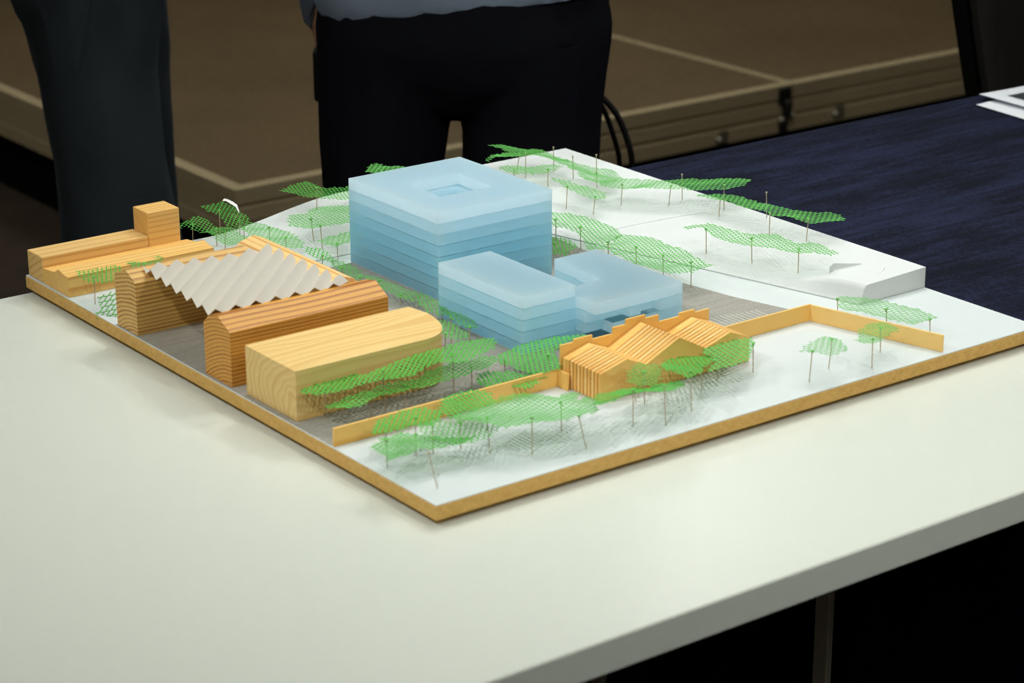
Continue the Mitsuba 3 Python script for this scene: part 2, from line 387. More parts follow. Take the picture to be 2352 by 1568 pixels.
# courtyard building with the pleated roof
W_D1 = wood('mat_wood_wing', srgb(216, 174, 100), srgb(150, 94, 38), .470, -.052, .0037, mid=.4, amp=.55, seed=1.3)
W_D2 = wood('mat_wood_wing_dark', srgb(212, 154, 68), srgb(146, 82, 22), .302, -.048, .0033, mid=.4, amp=.55, seed=2.2)
W_D3 = wood('mat_wood_wing_end', srgb(232, 196, 130), srgb(206, 152, 80), .40, .10, .0068, along='y', seed=6.6)
k = thing('courtyard_building', 'striped pine building of two wings under a white pleated roof', 'model building')
obj('wing', prism_x([(.4675, .0002), (.4675, .0490), (.4700, .0512), (.4850, .0577), (.5045, .0500), (.5062, .0485), (.5062, .0002)], .003, .1235), W_D1, k)
obj('wing', prism_x([(.3033, .0002), (.3033, .0486), (.3228, .0585), (.3370, .0555), (.3440, .0495), (.3475, .0470), (.3475, .0002)], .0042, .1618), W_D2, k)
obj('wing', prism_y([(.1238, .0002), (.1238, .0475), (.1330, .0545), (.1470, .0580), (.1560, .0545), (.1618, .0490), (.1618, .0002)], .3478, .5062), W_D3, k)
ROOF = mat('mat_pleated_sheet', {'type': 'principledthin', 'base_color': rgb(srgb(232, 228, 217)), 'roughness': 0.5, 'diff_trans': 0.75, 'eta': 1.4}, two=False)
def pleats():
    du = np.array([.70, .714]); dv = np.array([-.714, .70])
    sq = Polygon([(.0035, .333), (.130, .331), (.148, .345), (.1415, .352), (.1405, .468), (.0968, .462), (.040, .477), (.018, .480)])
    pitch, w0 = .0140, .2272
    verts, faces = [], []
    th = .0005
    for i in range(-16, 16):
        a = w0 + i * pitch / 2; b = a + pitch / 2
        za, zb = (.0605, .0543) if i % 2 == 0 else (.0543, .0605)
        o_ = np.array([.075, .40]); o_ = o_ - dv * (o_ @ dv)
        strip = Polygon([o_ + dv * a - du * .6, o_ + dv * b - du * .6, o_ + dv * b + du * .6, o_ + dv * a + du * .6]).intersection(sq)
        if strip.is_empty or strip.area < 1e-8: continue
        pts = np.array(strip.exterior.coords)[:-1]
        w = pts @ dv
        z = za + (zb - za) * np.clip((w - a) / (b - a), 0, 1)
        top = np.column_stack([pts, z + th]); bot = np.column_stack([pts, z])
        o = len(verts); m_ = len(pts)
        verts += list(top) + list(bot)
        for q in range(1, m_ - 1):
            faces += [[o, o + q, o + q + 1], [o + m_, o + m_ + q + 1, o + m_ + q]]
        for q in range(m_):
            r_ = (q + 1) % m_
            faces += [[o + q, o + m_ + q, o + r_], [o + r_, o + m_ + q, o + m_ + r_]]
    m = trimesh.Trimesh(np.array(verts), np.array(faces), process=False)
    return m
obj('pleated_roof', pleats(), ROOF, k, label='white folded translucent roof sheet')
# rounded pale block
W_E = wood('mat_wood_pale', srgb(226, 194, 128), srgb(214, 176, 106), .196, .004, .0075, mid=.1, amp=1.3, fib=1.3, seed=4.4)
k = thing('wooden_building', 'pale pine block with one rounded end, nearest to the front left edge', 'model building')
eo = [(.0063, .2037), (.134, .2037), (.143, .2052), (.151, .2095), (.158, .2160), (.1635, .2245), (.1675, .2345), (.1705, .2460), (.1722, .2580), (.1690, .2825), (.0063, .2825)]
obj('block', prism(eo, .0006, .0435), W_E, k)

# laminated hall with three gables
lam = [wood(f'mat_wood_laminate_{i}', l, d, .12, -.3, .05, along='y', fib=1.2, seed=i * 3.3) for i, (l, d) in enumerate([(srgb(238, 190, 104), srgb(224, 168, 82)), (srgb(244, 206, 130), srgb(230, 184, 104)), (srgb(204, 150, 80), srgb(178, 120, 58))])]
k = thing('gabled_hall', 'laminated pine hall with three gabled roofs near the front edge', 'model building')
prof = [(.2268, .0006), (.2268, .0249), (.2290, .0256), (.2545, .0321), (.2757, .0232), (.3110, .0388), (.3405, .0231), (.3682, .0314), (.3905, .0228), (.3905, .0006)]
nl, ya, yb = 22, .0900, .1412
rnd = random.Random(4)
for i in range(nl):
    y0 = ya + (yb - ya) * i / nl; y1 = ya + (yb - ya) * (i + 1) / nl
    thin = i % 2 == 1
    dz = (-.00015 if thin else 0) + rnd.uniform(-.0001, .0001)
    dx = (.0006 if thin else 0)
    pp = [(min(max(x, .2268 + dx), .3905 - dx), z if z < .001 else z + dz) for x, z in prof]
    obj('layer', prism_y(pp, y0 + .00002, y1 - .00002), lam[2 if thin and i < 19 else (1 if i % 4 == 0 else 0)] if i else lam[0], k)
W_P = wood('mat_wood_veneer', srgb(236, 190, 104), srgb(220, 166, 80), .1, -.4, .08, fib=1.0, seed=9.0)
k = thing('stepped_wall', 'thin pine wall with stepped gables standing behind the gabled hall', 'model wall')
st_pts = [(.2264, .0352), (.2405, .0352), (.2405, .0374), (.2600, .0374), (.2600, .0335), (.2825, .0335), (.2825, .0390), (.2967, .0390), (.2967, .0433), (.3178, .0433), (.3178, .0400), (.3328, .0400), (.3328, .0337), (.3563, .0337), (.3563, .0366), (.3738, .0366), (.3738, .0338), (.3902, .0338)]
obj('panel', prism_y([(.2264, .0006)] + st_pts + [(.3902, .0006)], .1423, .1442), W_P, k)
k = thing('garden_wall', 'low pine strip wall running from the front left edge to the gabled hall', 'model wall')
obj('panel', rbox(.0018, .2246, .1410, .1432, .0001, .0155, .0002), W_P, k)
obj('return_panel', rbox(.2222, .2246, .1280, .1409, .0001, .0150, .0002), W_P, k)
W_P2 = wood('mat_wood_veneer_long', srgb(240, 200, 122), srgb(226, 178, 98), .1, -.4, .08, fib=1.0, along='y', seed=11.0)
k = thing('garden_wall', 'L-shaped low pine strip wall at the right of the gabled hall', 'model wall')
obj('panel', rbox(.3915, .5075, .1358, .1378, .0001, .0157, .0002), W_P, k)
ang = math.atan2(.541 - .5072, .1358 - .0058)
wl = rbox(-.001, .001, -math.hypot(.0338, .130), 0, .0001, .0155, .0002); wl.apply_transform(trimesh.transformations.rotation_matrix(ang, [0, 0, 1])); wl.apply_translation([.5065, .1357, 0])
obj('panel', wl, W_P2, k)

# ------------------------------------------------------------------ acrylic buildings
def acrylic(key, tint, trans=1.55, clear=0.0):
    """frosted acrylic sheet: scatters part of the light back and lets the rest glow through the plate"""
    return mat(key, {'type': 'principledthin', 'base_color': rgb(tint), 'roughness': 0.35, 'diff_trans': trans, 'eta': 1.45, 'spec_trans': clear}, two=False)
def ring_box(x0, x1, y0, y1, z0, z1, hole=None):
    p = Polygon([(x0, y0), (x1, y0), (x1, y1), (x0, y1)], [hole] if hole else [])
    m = trimesh.creation.extrude_polygon(p, z1 - z0, engine='earcut'); m.apply_translation([0, 0, z0]); return m
TOP_TINT, LOW_DIMMED_TINT = np.array([.85, .955, .999]), np.array([.65, .915, .999])  # lower tint bluer: light absorbed down the stack is put into the colour
def plates(name, label, outline, n, height, tint0, tint1, holes={}, clear=0.0):
    k = thing(name, label, 'model building')
    h = height / n
    for i in range(n):                                   # from the top down
        z1 = height - i * h; z0 = z1 - h
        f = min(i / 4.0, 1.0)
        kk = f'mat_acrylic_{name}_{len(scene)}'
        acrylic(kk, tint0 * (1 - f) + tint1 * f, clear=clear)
        p = Polygon(outline[i] if isinstance(outline[0], list) else outline, [holes[i]] if i in holes else [])
        m = trimesh.creation.extrude_polygon(p, z1 - z0 - .00012, engine='earcut'); m.apply_translation([0, 0, z0 + .00006 + .0006 * (i == n - 1)])
        if i == n - 1: m.vertices[:, 2] = np.where(m.vertices[:, 2] < z0 + .002, z0 + .0006, m.vertices[:, 2] - .0006)
        if i > 0:                                        # bevelled upper rim under the plate above
            c_ = m.vertices[:, :2].mean(0); up_ = m.vertices[:, 2] > z1 - .002
            if i - 1 not in holes: m.vertices[up_, 2] -= .0006
        if i > 0 and i - 1 not in holes:                 # glued plates share one clear joint
            m.update_faces(~((m.face_normals[:, 2] > .9) & (m.triangles_center[:, 2] > z1 - .002)))
        if i < n - 1 and i not in holes:
            m.update_faces(~((m.face_normals[:, 2] < -.9) & (m.triangles_center[:, 2] < z0 + .002)))
            js = trimesh.creation.extrude_polygon(p, .0006, engine='earcut'); js.apply_translation([0, 0, z0 - .0006])
            js.update_faces(js.face_normals[:, 2] > -.9)
            obj('joint', js, 'mat_acrylic_joint', k)
        obj('plate', m, kk, k)
    p = Polygon(outline[-1] if isinstance(outline[0], list) else outline)
    m = trimesh.creation.extrude_polygon(p, .00016, engine='earcut'); m.apply_translation([0, 0, .00036])
    obj('added_reflector_sheet', m, SCRAP, k)  # white sheet added under the block to bounce light into the lower plates
    return k
mat('mat_acrylic_joint', {'type': 'principledthin', 'base_color': rgb([.70, .925, .99]), 'roughness': 0.3, 'diff_trans': 1.6, 'eta': 1.2, 'spec_trans': 0.45}, two=False)
tw = [(.272, .385), (.404, .385), (.404, .536), (.272, .536)]
hole0 = [(.305, .428), (.364, .428), (.366, .485), (.307, .485)]
hole1 = [(.311, .436), (.3585, .436), (.3585, .4785), (.311, .4785)]
plates('acrylic_tower', 'tall stacked block of pale blue translucent plates with a square roof opening', tw, 8, .085, TOP_TINT, LOW_DIMMED_TINT, {0: hole0, 1: hole1})
plates('acrylic_block', 'low stacked block of pale blue translucent plates in front of the tall one', [(.245, .2205), (.303, .2205), (.303, .3465), (.245, .3465)], 5, .0525, TOP_TINT, LOW_DIMMED_TINT)
lb2 = [(.3045, .194), (.404, .194), (.404, .318), (.355, .318), (.355, .2885), (.3535, .282), (.350, .2445), (.3045, .2425)]
lb2_slot = [(.3045, .206), (.345, .206), (.345, .1965), (.358, .1965), (.358, .203), (.378, .203), (.378, .194), (.404, .194), (.404, .318), (.355, .318), (.355, .2885), (.3535, .282), (.350, .2445), (.3045, .2425)]
lb2_low = [(.3045, .210), (.324, .210), (.324, .194), (.404, .194), (.404, .318), (.355, .318), (.355, .2885), (.3535, .282), (.350, .2445), (.3045, .2425)]
plates('acrylic_block', 'clearer low translucent block with a notch, at the right of the two blue ones', [lb2, lb2_slot, lb2_low, lb2], 4, .042, TOP_TINT, np.array([.76, .935, .998]), clear=.10)  # lower tint again carries the light lost down the stack

# ------------------------------------------------------------------ netting trees on pins
TREES = {}
def netting(outline, plane, seed, ca=.0045, cb=.0050, ch=.0019, w=.00095, th=.0005, wave=.0012):
    mx, my, mz, gx, gy = plane
    poly = Polygon(outline).buffer(0)
    R_ = random.Random(seed); an = R_.uniform(-.5, .5) + (R_.random() < .4) * 1.1
    c, s = math.cos(an), math.sin(an)
    pts = np.array(outline); q0 = pts - [mx, my]
    loc = np.column_stack([q0[:, 0] * c + q0[:, 1] * s, -q0[:, 0] * s + q0[:, 1] * c])
    i0, i1 = int(math.floor(loc[:, 0].min() / (ca / 2))) - 1, int(math.ceil(loc[:, 0].max() / (ca / 2))) + 1
    j0, j1 = int(math.floor(loc[:, 1].min() / cb)) - 1, int(math.ceil(loc[:, 1].max() / cb)) + 1
    I, Jm = np.meshgrid(np.arange(i0, i1 + 1), np.arange(j0, j1 + 1), indexing='ij')
    up = ((I + Jm) % 2 == 0)
    lx = I * ca / 2; ly = Jm * cb + np.where(up, ch, -ch)
    x = mx + lx * c - ly * s; y = my + lx * s + ly * c
    inside = shapely.contains_xy(poly, x.ravel(), y.ravel()).reshape(x.shape)
    def zed(x, y):
        f = meshkit.noise(np.stack([x * 45, y * 45, x * 0 + seed], -1), seed) - .5
        return mz + gx * (x - mx) + gy * (y - my) + f * 2 * wave
    segs = []
    def add(a, b):
        ia, ib = inside[a], inside[b]
        if not (ia or ib): return
        pa, pb = np.array([x[a], y[a]]), np.array([x[b], y[b]])
        if not ia: pa = pb + (pa - pb) * R_.uniform(.3, .9)
        if not ib: pb = pa + (pb - pa) * R_.uniform(.3, .9)
        segs.append((pa, pb))
    ni, nj = x.shape
    for i in range(ni):
        for j in range(nj):
            if i + 1 < ni: add((i, j), (i + 1, j))
            if j + 1 < nj and up[i, j]: add((i, j), (i, j + 1))
    if not segs: segs.append((np.array([mx, my]), np.array([mx + .002, my])))
    S = np.array(segs); a, b = S[:, 0], S[:, 1]
    A3 = np.column_stack([a, zed(a[:, 0], a[:, 1])]); B3 = np.column_stack([b, zed(b[:, 0], b[:, 1])])
    d = B3 - A3; d /= np.linalg.norm(d, axis=1, keepdims=True) + 1e-12
    nrm = np.array([-gx, -gy, 1.0]); nrm /= np.linalg.norm(nrm)
    sd = np.cross(d, nrm); sd /= np.linalg.norm(sd, axis=1, keepdims=True) + 1e-12
    A3 = A3 - d * w * .3; B3 = B3 + d * w * .3
    ring = [sd * w / 2 + nrm * 0, nrm * th / 2 + sd * 0, -sd * w / 2, -nrm * th / 2 + sd * 0]
    V = np.stack([A3 + r for r in ring] + [B3 + r for r in ring], 1).reshape(-1, 3)
    f = []
    for q in range(4):
        r = (q + 1) % 4; f += [[q, r, r + 4], [q, r + 4, q + 4]]
    f += [[0, 2, 1], [0, 3, 2], [4, 5, 6], [4, 6, 7]]
    F = (np.array(f)[None] + (np.arange(len(segs)) * 8)[:, None, None]).reshape(-1, 3)
    return trimesh.Trimesh(V, F[:, ::-1], process=False)
def pin_mesh(p):
    b, t_ = np.array(p[:3]), np.array(p[3:])
    b = b - [0, 0, .0002]
    d = (t_ - b) / np.linalg.norm(t_ - b)
    path = [b, b + (t_ - b) * .5, t_ - d * .0022, t_ - d * .0008, t_]
    return tube(path, [.00042, .00042, .00045, .0009, .00125], 8)
def glue_mesh(p):
    t_ = np.array(p[3:]); s = trimesh.creation.icosphere(1, 1.0); s.apply_scale([.0017, .0017, .0007]); s.apply_translation(t_ + [0, 0, .0002]); return s
TREES = {
  1: ('small green netting leaf just right of the square pine tower',
    [[0.1608,0.6936],[0.1767,0.6985],[0.1936,0.7081],[0.2012,0.7104],[0.2016,0.6968],[0.1975,0.6808],[0.1948,0.6658],[0.1845,0.6501],[0.1825,0.6567],[0.1746,0.6677],[0.1713,0.6839],[0.1606,0.6852]], [0.1818,0.6877,0.0188,0.0,0.0], [[0.1814,0.6881,0.0,0.1818,0.6877,0.0188]], []),
  2: ('green netting behind the low pine hall, overlapping the far left board edge',
    [[0.1716,0.6569],[0.1961,0.6634],[0.206,0.6544],[0.2049,0.6325],[0.2017,0.6045],[0.1917,0.6039],[0.1768,0.6054],[0.1759,0.6281],[0.1788,0.65]], [0.1933,0.6516,0.019,-0.0017,0.0086], [[0.1921,0.6582,0.0,0.1919,0.6584,0.0195],[0.194,0.6453,0.0,0.1947,0.6448,0.0186]], []),
  3: ('green netting with the white paper scrap on it, at the far left edge',
    [[0.2067,0.7172],[0.2296,0.7249],[0.2372,0.7254],[0.2413,0.7151],[0.2385,0.6978],[0.2371,0.6753],[0.2341,0.6611],[0.224,0.6591],[0.2085,0.6524],[0.2055,0.6595],[0.2127,0.6874],[0.2075,0.7003]], [0.2219,0.6835,0.0219,-0.0857,0.09], [[0.2148,0.691,0.0005,0.2146,0.6912,0.0268],[0.2289,0.676,0.0015,0.2291,0.6759,0.0171]], []),
  4: ('long green netting running behind the left end of the pleated roof',
    [[0.2121,0.6541],[0.228,0.6629],[0.2338,0.6573],[0.2389,0.634],[0.2413,0.6171],[0.241,0.5958],[0.2365,0.5681],[0.2268,0.5496],[0.2139,0.5601],[0.2076,0.5921],[0.2033,0.5997],[0.2112,0.6313]], [0.2282,0.6219,0.0194,0.0289,-0.0169], [[0.2192,0.6502,0.0005,0.2192,0.6503,0.0176],[0.2343,0.6262,0.0011,0.2343,0.6262,0.021],[0.2308,0.5894,0.0004,0.2311,0.5892,0.0196]], []),
  5: ('green netting at the left rear edge, its right end hidden behind the blue tower',
    [[0.2769,0.6751],[0.2933,0.6862],[0.3103,0.6942],[0.323,0.6964],[0.3254,0.6852],[0.3255,0.6733],[0.3338,0.6684],[0.3477,0.668],[0.3605,0.6656],[0.3628,0.6501],[0.336,0.6278],[0.3204,0.6327],[0.3111,0.64],[0.3017,0.6443],[0.2947,0.6508],[0.2875,0.6617]], [0.3336,0.6591,0.0338,-0.085,0.0587], [[0.3175,0.6702,0.0133,0.318,0.6699,0.0374],[0.3492,0.6483,0.0127,0.3492,0.6483,0.0302]], []),
  6: ('broad green netting left of the blue tower, below the one on the rear edge',
    [[0.2636,0.6338],[0.2742,0.6244],[0.2916,0.6332],[0.3063,0.6358],[0.3179,0.629],[0.3328,0.6231],[0.3293,0.5989],[0.2961,0.5741],[0.2829,0.5742],[0.2651,0.5777],[0.2518,0.5795],[0.2479,0.5935],[0.2432,0.6034]], [0.2697,0.5952,0.0268,0.0021,0.0131], [[0.2732,0.6058,0.0029,0.2716,0.6069,0.0273],[0.2687,0.5828,0.0013,0.2678,0.5834,0.0263]], []),
  7: ('small green netting touching the left side of the blue tower',
    [[0.2557,0.5691],[0.2694,0.5751],[0.2822,0.5752],[0.2962,0.5813],[0.3028,0.5729],[0.2883,0.5507],[0.2734,0.5457],[0.2586,0.5409],[0.2559,0.5494],[0.2552,0.5597]], [0.265,0.5489,0.0168,0.0,0.0], [[0.2652,0.5487,0.0,0.265,0.5489,0.0168]], []),
  8: ('narrow green netting on a pin behind the back corner of the pleated roof',
    [[0.2403,0.5698],[0.2478,0.5625],[0.2511,0.5535],[0.2503,0.5381],[0.2467,0.5282],[0.2429,0.5139],[0.2369,0.5169],[0.235,0.5293],[0.232,0.5442],[0.2345,0.5582]], [0.2416,0.5384,0.0119,0.0,0.0], [[0.2409,0.539,0.0,0.2416,0.5384,0.0119]], []),
  9: ('green netting strip at the left foot of the blue tower, nearest its far corner',
    [[0.2412,0.5243],[0.2485,0.5153],[0.2492,0.4962],[0.248,0.4801],[0.2397,0.4633],[0.2327,0.4652],[0.2312,0.4884],[0.2336,0.5094]], [0.2391,0.4846,0.0094,-0.0038,0.0352], [[0.2375,0.4984,0.0,0.2376,0.4984,0.0106],[0.2408,0.4707,0.0,0.2406,0.4709,0.0081]], []),
  10: ('long green netting strip along the foot of the blue tower beside the courtyard building',
    [[0.2393,0.4624],[0.2467,0.4569],[0.2472,0.43],[0.2498,0.4135],[0.2492,0.3965],[0.2342,0.368],[0.2307,0.3733],[0.2317,0.3894],[0.2311,0.4127],[0.233,0.4403]], [0.2388,0.4173,0.0116,0.0016,0.0136], [[0.2416,0.4393,0.0,0.2415,0.4393,0.0121],[0.2357,0.3957,-0.0,0.2362,0.3954,0.0111]], []),
  11: ('green netting between the blue tower corner and the round end of the pale block',
    [[0.251,0.3991],[0.2524,0.3772],[0.2527,0.3594],[0.2541,0.3496],[0.2504,0.338],[0.2381,0.3218],[0.2304,0.3248],[0.2285,0.3375],[0.2332,0.3625]], [0.2438,0.3591,0.011,0.0001,0.0022], [[0.2452,0.3796,0.0,0.245,0.3798,0.0111],[0.2426,0.3383,0.0,0.2425,0.3384,0.0109]], []),
  12: ('pointed green netting strip in front of the lower blue block on the left',
    [[0.2529,0.3531],[0.2552,0.3449],[0.25,0.3273],[0.2502,0.3148],[0.2503,0.3025],[0.242,0.2822],[0.2296,0.2687],[0.2291,0.2779],[0.2295,0.2983],[0.2328,0.3168]], [0.2321,0.2949,0.0123,-0.0021,-0.0199], [[0.2337,0.3114,0.0,0.2338,0.3113,0.0116],[0.2302,0.2785,0.0,0.2304,0.2784,0.0129]], []),
  13: ('small dark green netting on two pins at the round end of the pale pine block',
    [[0.2181,0.3071],[0.2225,0.2983],[0.2205,0.2806],[0.2174,0.2639],[0.2081,0.2521],[0.1993,0.2507],[0.1961,0.2584],[0.1965,0.2713]], [0.203,0.2719,0.0145,-0.0055,0.0006], [[0.1997,0.2724,0.0,0.1999,0.2722,0.0151],[0.2058,0.2717,0.0,0.206,0.2715,0.014]], []),
  14: ('long blurred green netting in front of the pale pine block, the upper of two strips',
    [[0.0085,0.2032],[0.0207,0.2006],[0.0334,0.2027],[0.0469,0.2039],[0.0607,0.2075],[0.0644,0.1963],[0.0787,0.1954],[0.0933,0.1957],[0.1082,0.1984],[0.1322,0.1999],[0.1404,0.1959],[0.1647,0.1977],[0.1788,0.1929],[0.1884,0.184],[0.183,0.1744],[0.1715,0.1631],[0.1456,0.1546],[0.1295,0.1592],[0.1233,0.167],[0.1082,0.1674],[0.0913,0.1591],[0.0707,0.1668],[0.0484,0.1766],[0.0306,0.1735],[0.0108,0.1807],[0.0077,0.1918]], [0.081,0.1841,0.0326,0.0507,-0.0734], [[0.074,0.1785,0.0,0.0735,0.1788,0.0369],[0.1432,0.1792,0.0,0.1427,0.1795,0.0345],[0.0281,0.1929,0.0,0.0268,0.1938,0.0262]], []),
  15: ('bright green blurred strip of netting in front of the pale block, the lower of two',
    [[0.0165,0.1745],[0.0312,0.1799],[0.0473,0.1804],[0.0595,0.1843],[0.0739,0.1885],[0.0866,0.1862],[0.1091,0.1778],[0.1244,0.1912],[0.1466,0.195],[0.1636,0.1909],[0.1816,0.1937],[0.1892,0.1874],[0.1836,0.1744],[0.1663,0.1639],[0.1437,0.1631],[0.1239,0.1626],[0.1022,0.1591],[0.0963,0.162],[0.0786,0.1646],[0.0627,0.1697],[0.0535,0.1654],[0.0349,0.1593],[0.0268,0.1583],[0.0215,0.1646],[0.0157,0.1713]], [0.1027,0.175,0.0213,0.0062,-0.0153], [[0.0597,0.1772,0.0,0.0595,0.1774,0.0199],[0.0888,0.1708,0.0,0.0889,0.1708,0.0227],[0.1598,0.1768,0.0,0.1596,0.1769,0.0212]], []),
  16: ('green netting in front of the lower blue block, left of the gabled hall',
    [[0.2018,0.1991],[0.2171,0.2044],[0.2309,0.2073],[0.2438,0.2055],[0.2611,0.2061],[0.2758,0.1977],[0.2861,0.1869],[0.274,0.1846],[0.2573,0.1804],[0.2425,0.1743],[0.2314,0.1525],[0.2204,0.1371],[0.2098,0.1383],[0.1987,0.1513],[0.1968,0.1704],[0.196,0.1857]], [0.2184,0.1794,0.0154,0.0641,-0.0488], [[0.2041,0.1903,0.0,0.2039,0.1904,0.0126],[0.2332,0.1681,0.0,0.2329,0.1683,0.0182]], []),
  17: ('greyish green netting behind the low strip wall, left of the gabled hall',
    [[0.1679,0.1804],[0.185,0.1764],[0.1995,0.1578],[0.2146,0.153],[0.2269,0.1456],[0.2099,0.1426],[0.2003,0.1385],[0.1939,0.1343],[0.1777,0.1288],[0.1721,0.148],[0.1573,0.1494],[0.1561,0.1641]], [0.1964,0.1451,0.0121,0.0064,-0.0025], [[0.1904,0.1473,0.0,0.1902,0.1475,0.0117],[0.2029,0.1424,0.0,0.2026,0.1426,0.0124]], []),
  18: ('yellowish green netting in front of the left end of the long strip wall',
    [[0.0187,0.1125],[0.0299,0.1257],[0.0501,0.128],[0.071,0.1271],[0.0786,0.1173],[0.0804,0.1066],[0.0735,0.0981],[0.0597,0.0901],[0.046,0.0995],[0.0361,0.0998],[0.0232,0.1028],[0.0159,0.1037]], [0.0451,0.1119,0.0203,0.0376,-0.0073], [[0.0327,0.1144,0.0,0.0329,0.1143,0.0189],[0.0573,0.1097,0.0,0.0574,0.1096,0.0217]], []),
  19: ('olive green netting in front of the middle of the long strip wall',
    [[0.0879,0.1203],[0.1008,0.1343],[0.1174,0.1428],[0.1326,0.1373],[0.1415,0.1245],[0.1336,0.1093],[0.1225,0.1057],[0.1089,0.1014],[0.086,0.0984],[0.0806,0.1083]], [0.1062,0.1182,0.0184,0.0,0.0], [[0.1062,0.1182,0.0,0.1062,0.1182,0.0184]], []),
  20: ('large green netting on slanting pins in the front corner, right of the see-through one',
    [[0.0609,0.0741],[0.0797,0.075],[0.1085,0.0863],[0.1346,0.0933],[0.1506,0.0933],[0.1597,0.0839],[0.1672,0.0685],[0.1813,0.0768],[0.1911,0.074],[0.1751,0.0565],[0.1651,0.0493],[0.1884,0.0582],[0.1829,0.0445],[0.1705,0.0222],[0.1478,0.0205],[0.1254,0.0254],[0.108,0.027],[0.0897,0.0326],[0.0822,0.0376],[0.0794,0.049],[0.0702,0.0616]], [0.1303,0.045,0.0281,-0.0609,-0.0422], [[0.116,0.036,0.0,0.1159,0.036,0.0308],[0.1635,0.0601,0.0,0.1631,0.0604,0.0247],[0.1568,0.0201,0.0,0.1519,0.0237,0.0274],[0.0918,0.0584,0.0,0.0902,0.0597,0.0295]], []),
  21: ('see-through green netting in the front corner between two denser ones',
    [[0.0479,0.0875],[0.0641,0.0905],[0.0805,0.082],[0.093,0.0679],[0.0965,0.0544],[0.0904,0.0475],[0.0762,0.0434],[0.0603,0.0409],[0.0523,0.0437],[0.0406,0.0624],[0.035,0.0716]], [0.0671,0.0814,0.0224,-0.0222,0.0037], [[0.0556,0.0833,0.0,0.0555,0.0833,0.0233],[0.0788,0.0794,0.0,0.0787,0.0795,0.0216]], []),
  22: ('green netting nearest to the front left corner of the board',
    [[-0.0044,0.0794],[0.0154,0.091],[0.0347,0.0947],[0.0405,0.0856],[0.0419,0.079],[0.0563,0.0708],[0.0693,0.0607],[0.0795,0.0578],[0.0671,0.0504],[0.0434,0.0524],[0.0229,0.0555],[0.0069,0.0506],[-0.0062,0.0498],[-0.005,0.0602]], [0.0276,0.0856,0.02,-0.0719,-0.0145], [[0.0122,0.0825,0.0,0.0122,0.0825,0.0226],[0.0433,0.0885,0.0,0.0431,0.0887,0.0174]], []),
  23: ('narrow green netting in front of the left half of the gabled hall',
    [[0.1666,0.0229],[0.194,0.053],[0.2038,0.0481],[0.222,0.0564],[0.2367,0.0533],[0.2314,0.0399],[0.2483,0.0462],[0.2605,0.0467],[0.2744,0.045],[0.2653,0.0318],[0.245,0.0178],[0.2267,0.018],[0.219,0.032],[0.1999,0.0295],[0.1822,0.0216],[0.1667,0.019]], [0.234,0.0431,0.0254,-0.0754,-0.1853], [[0.216,0.0347,0.0,0.2157,0.0349,0.0308],[0.2367,0.0189,0.0,0.2352,0.02,0.0346],[0.2513,0.0743,0.0,0.251,0.0745,0.0107]], []),
  24: ('blurred olive netting against the front face of the gabled hall, at the middle',
    [[0.245,0.0761],[0.2615,0.0833],[0.2741,0.077],[0.2716,0.0656],[0.2568,0.0508],[0.2415,0.0368],[0.2286,0.0435],[0.2277,0.0537]], [0.2534,0.0664,0.0281,0.0,0.0], [[0.2539,0.066,0.0,0.2534,0.0664,0.0281]], []),
  25: ('vivid green netting at the middle front of the gabled hall above two pins',
    [[0.2734,0.0692],[0.2986,0.0888],[0.3209,0.0891],[0.34,0.0854],[0.3335,0.0669],[0.2993,0.0464],[0.2858,0.0324],[0.2604,0.0196],[0.2627,0.0385],[0.2604,0.0497]], [0.2924,0.0473,0.0284,-0.1336,-0.106], [[0.2746,0.0314,0.0,0.2735,0.0322,0.0346],[0.3122,0.0617,0.0,0.3114,0.0623,0.0221]], []),
  26: ('netting with drooping strands at the right front corner of the gabled hall',
    [[0.3376,0.0899],[0.3544,0.0907],[0.3704,0.0888],[0.3847,0.0851],[0.3796,0.0718],[0.3701,0.0634],[0.3474,0.0439],[0.3207,0.047],[0.3082,0.0494],[0.3311,0.0643],[0.3309,0.0752]], [0.3568,0.071,0.0237,0.0657,-0.012], [[0.3748,0.0674,0.0,0.3743,0.0678,0.026],[0.3401,0.0736,0.0,0.3393,0.0742,0.0214]], []),
  27: ('green netting tree in front of the L-shaped pine wall at the right',
    [[0.4713,0.0437],[0.4824,0.0445],[0.51,0.053],[0.513,0.0466],[0.5094,0.0346],[0.5007,0.0206],[0.4889,0.0203],[0.4744,0.0134],[0.4602,0.0095],[0.4499,0.0084],[0.4476,0.0181],[0.4662,0.033]], [0.4792,0.0264,0.0243,-0.0406,-0.0285], [[0.4628,0.0144,0.0,0.4624,0.0147,0.026],[0.4966,0.0377,0.0,0.4959,0.0382,0.0225]], []),
  28: ('small open netting tree alone on the white ground right of the gabled hall',
    [[0.385,0.0265],[0.4,0.0325],[0.4172,0.0383],[0.4296,0.0418],[0.4381,0.0355],[0.4357,0.0247],[0.4271,0.0112],[0.4172,0.0039],[0.402,0.0031],[0.3983,0.013],[0.3953,0.0201],[0.3913,0.0243]], [0.4159,0.0277,0.0274,-0.0091,-0.0033], [[0.3968,0.0221,0.0,0.3981,0.0212,0.0277],[0.4322,0.0353,0.0,0.4337,0.0342,0.027]], []),
  29: ('long green netting behind the L-shaped pine wall at the far right',
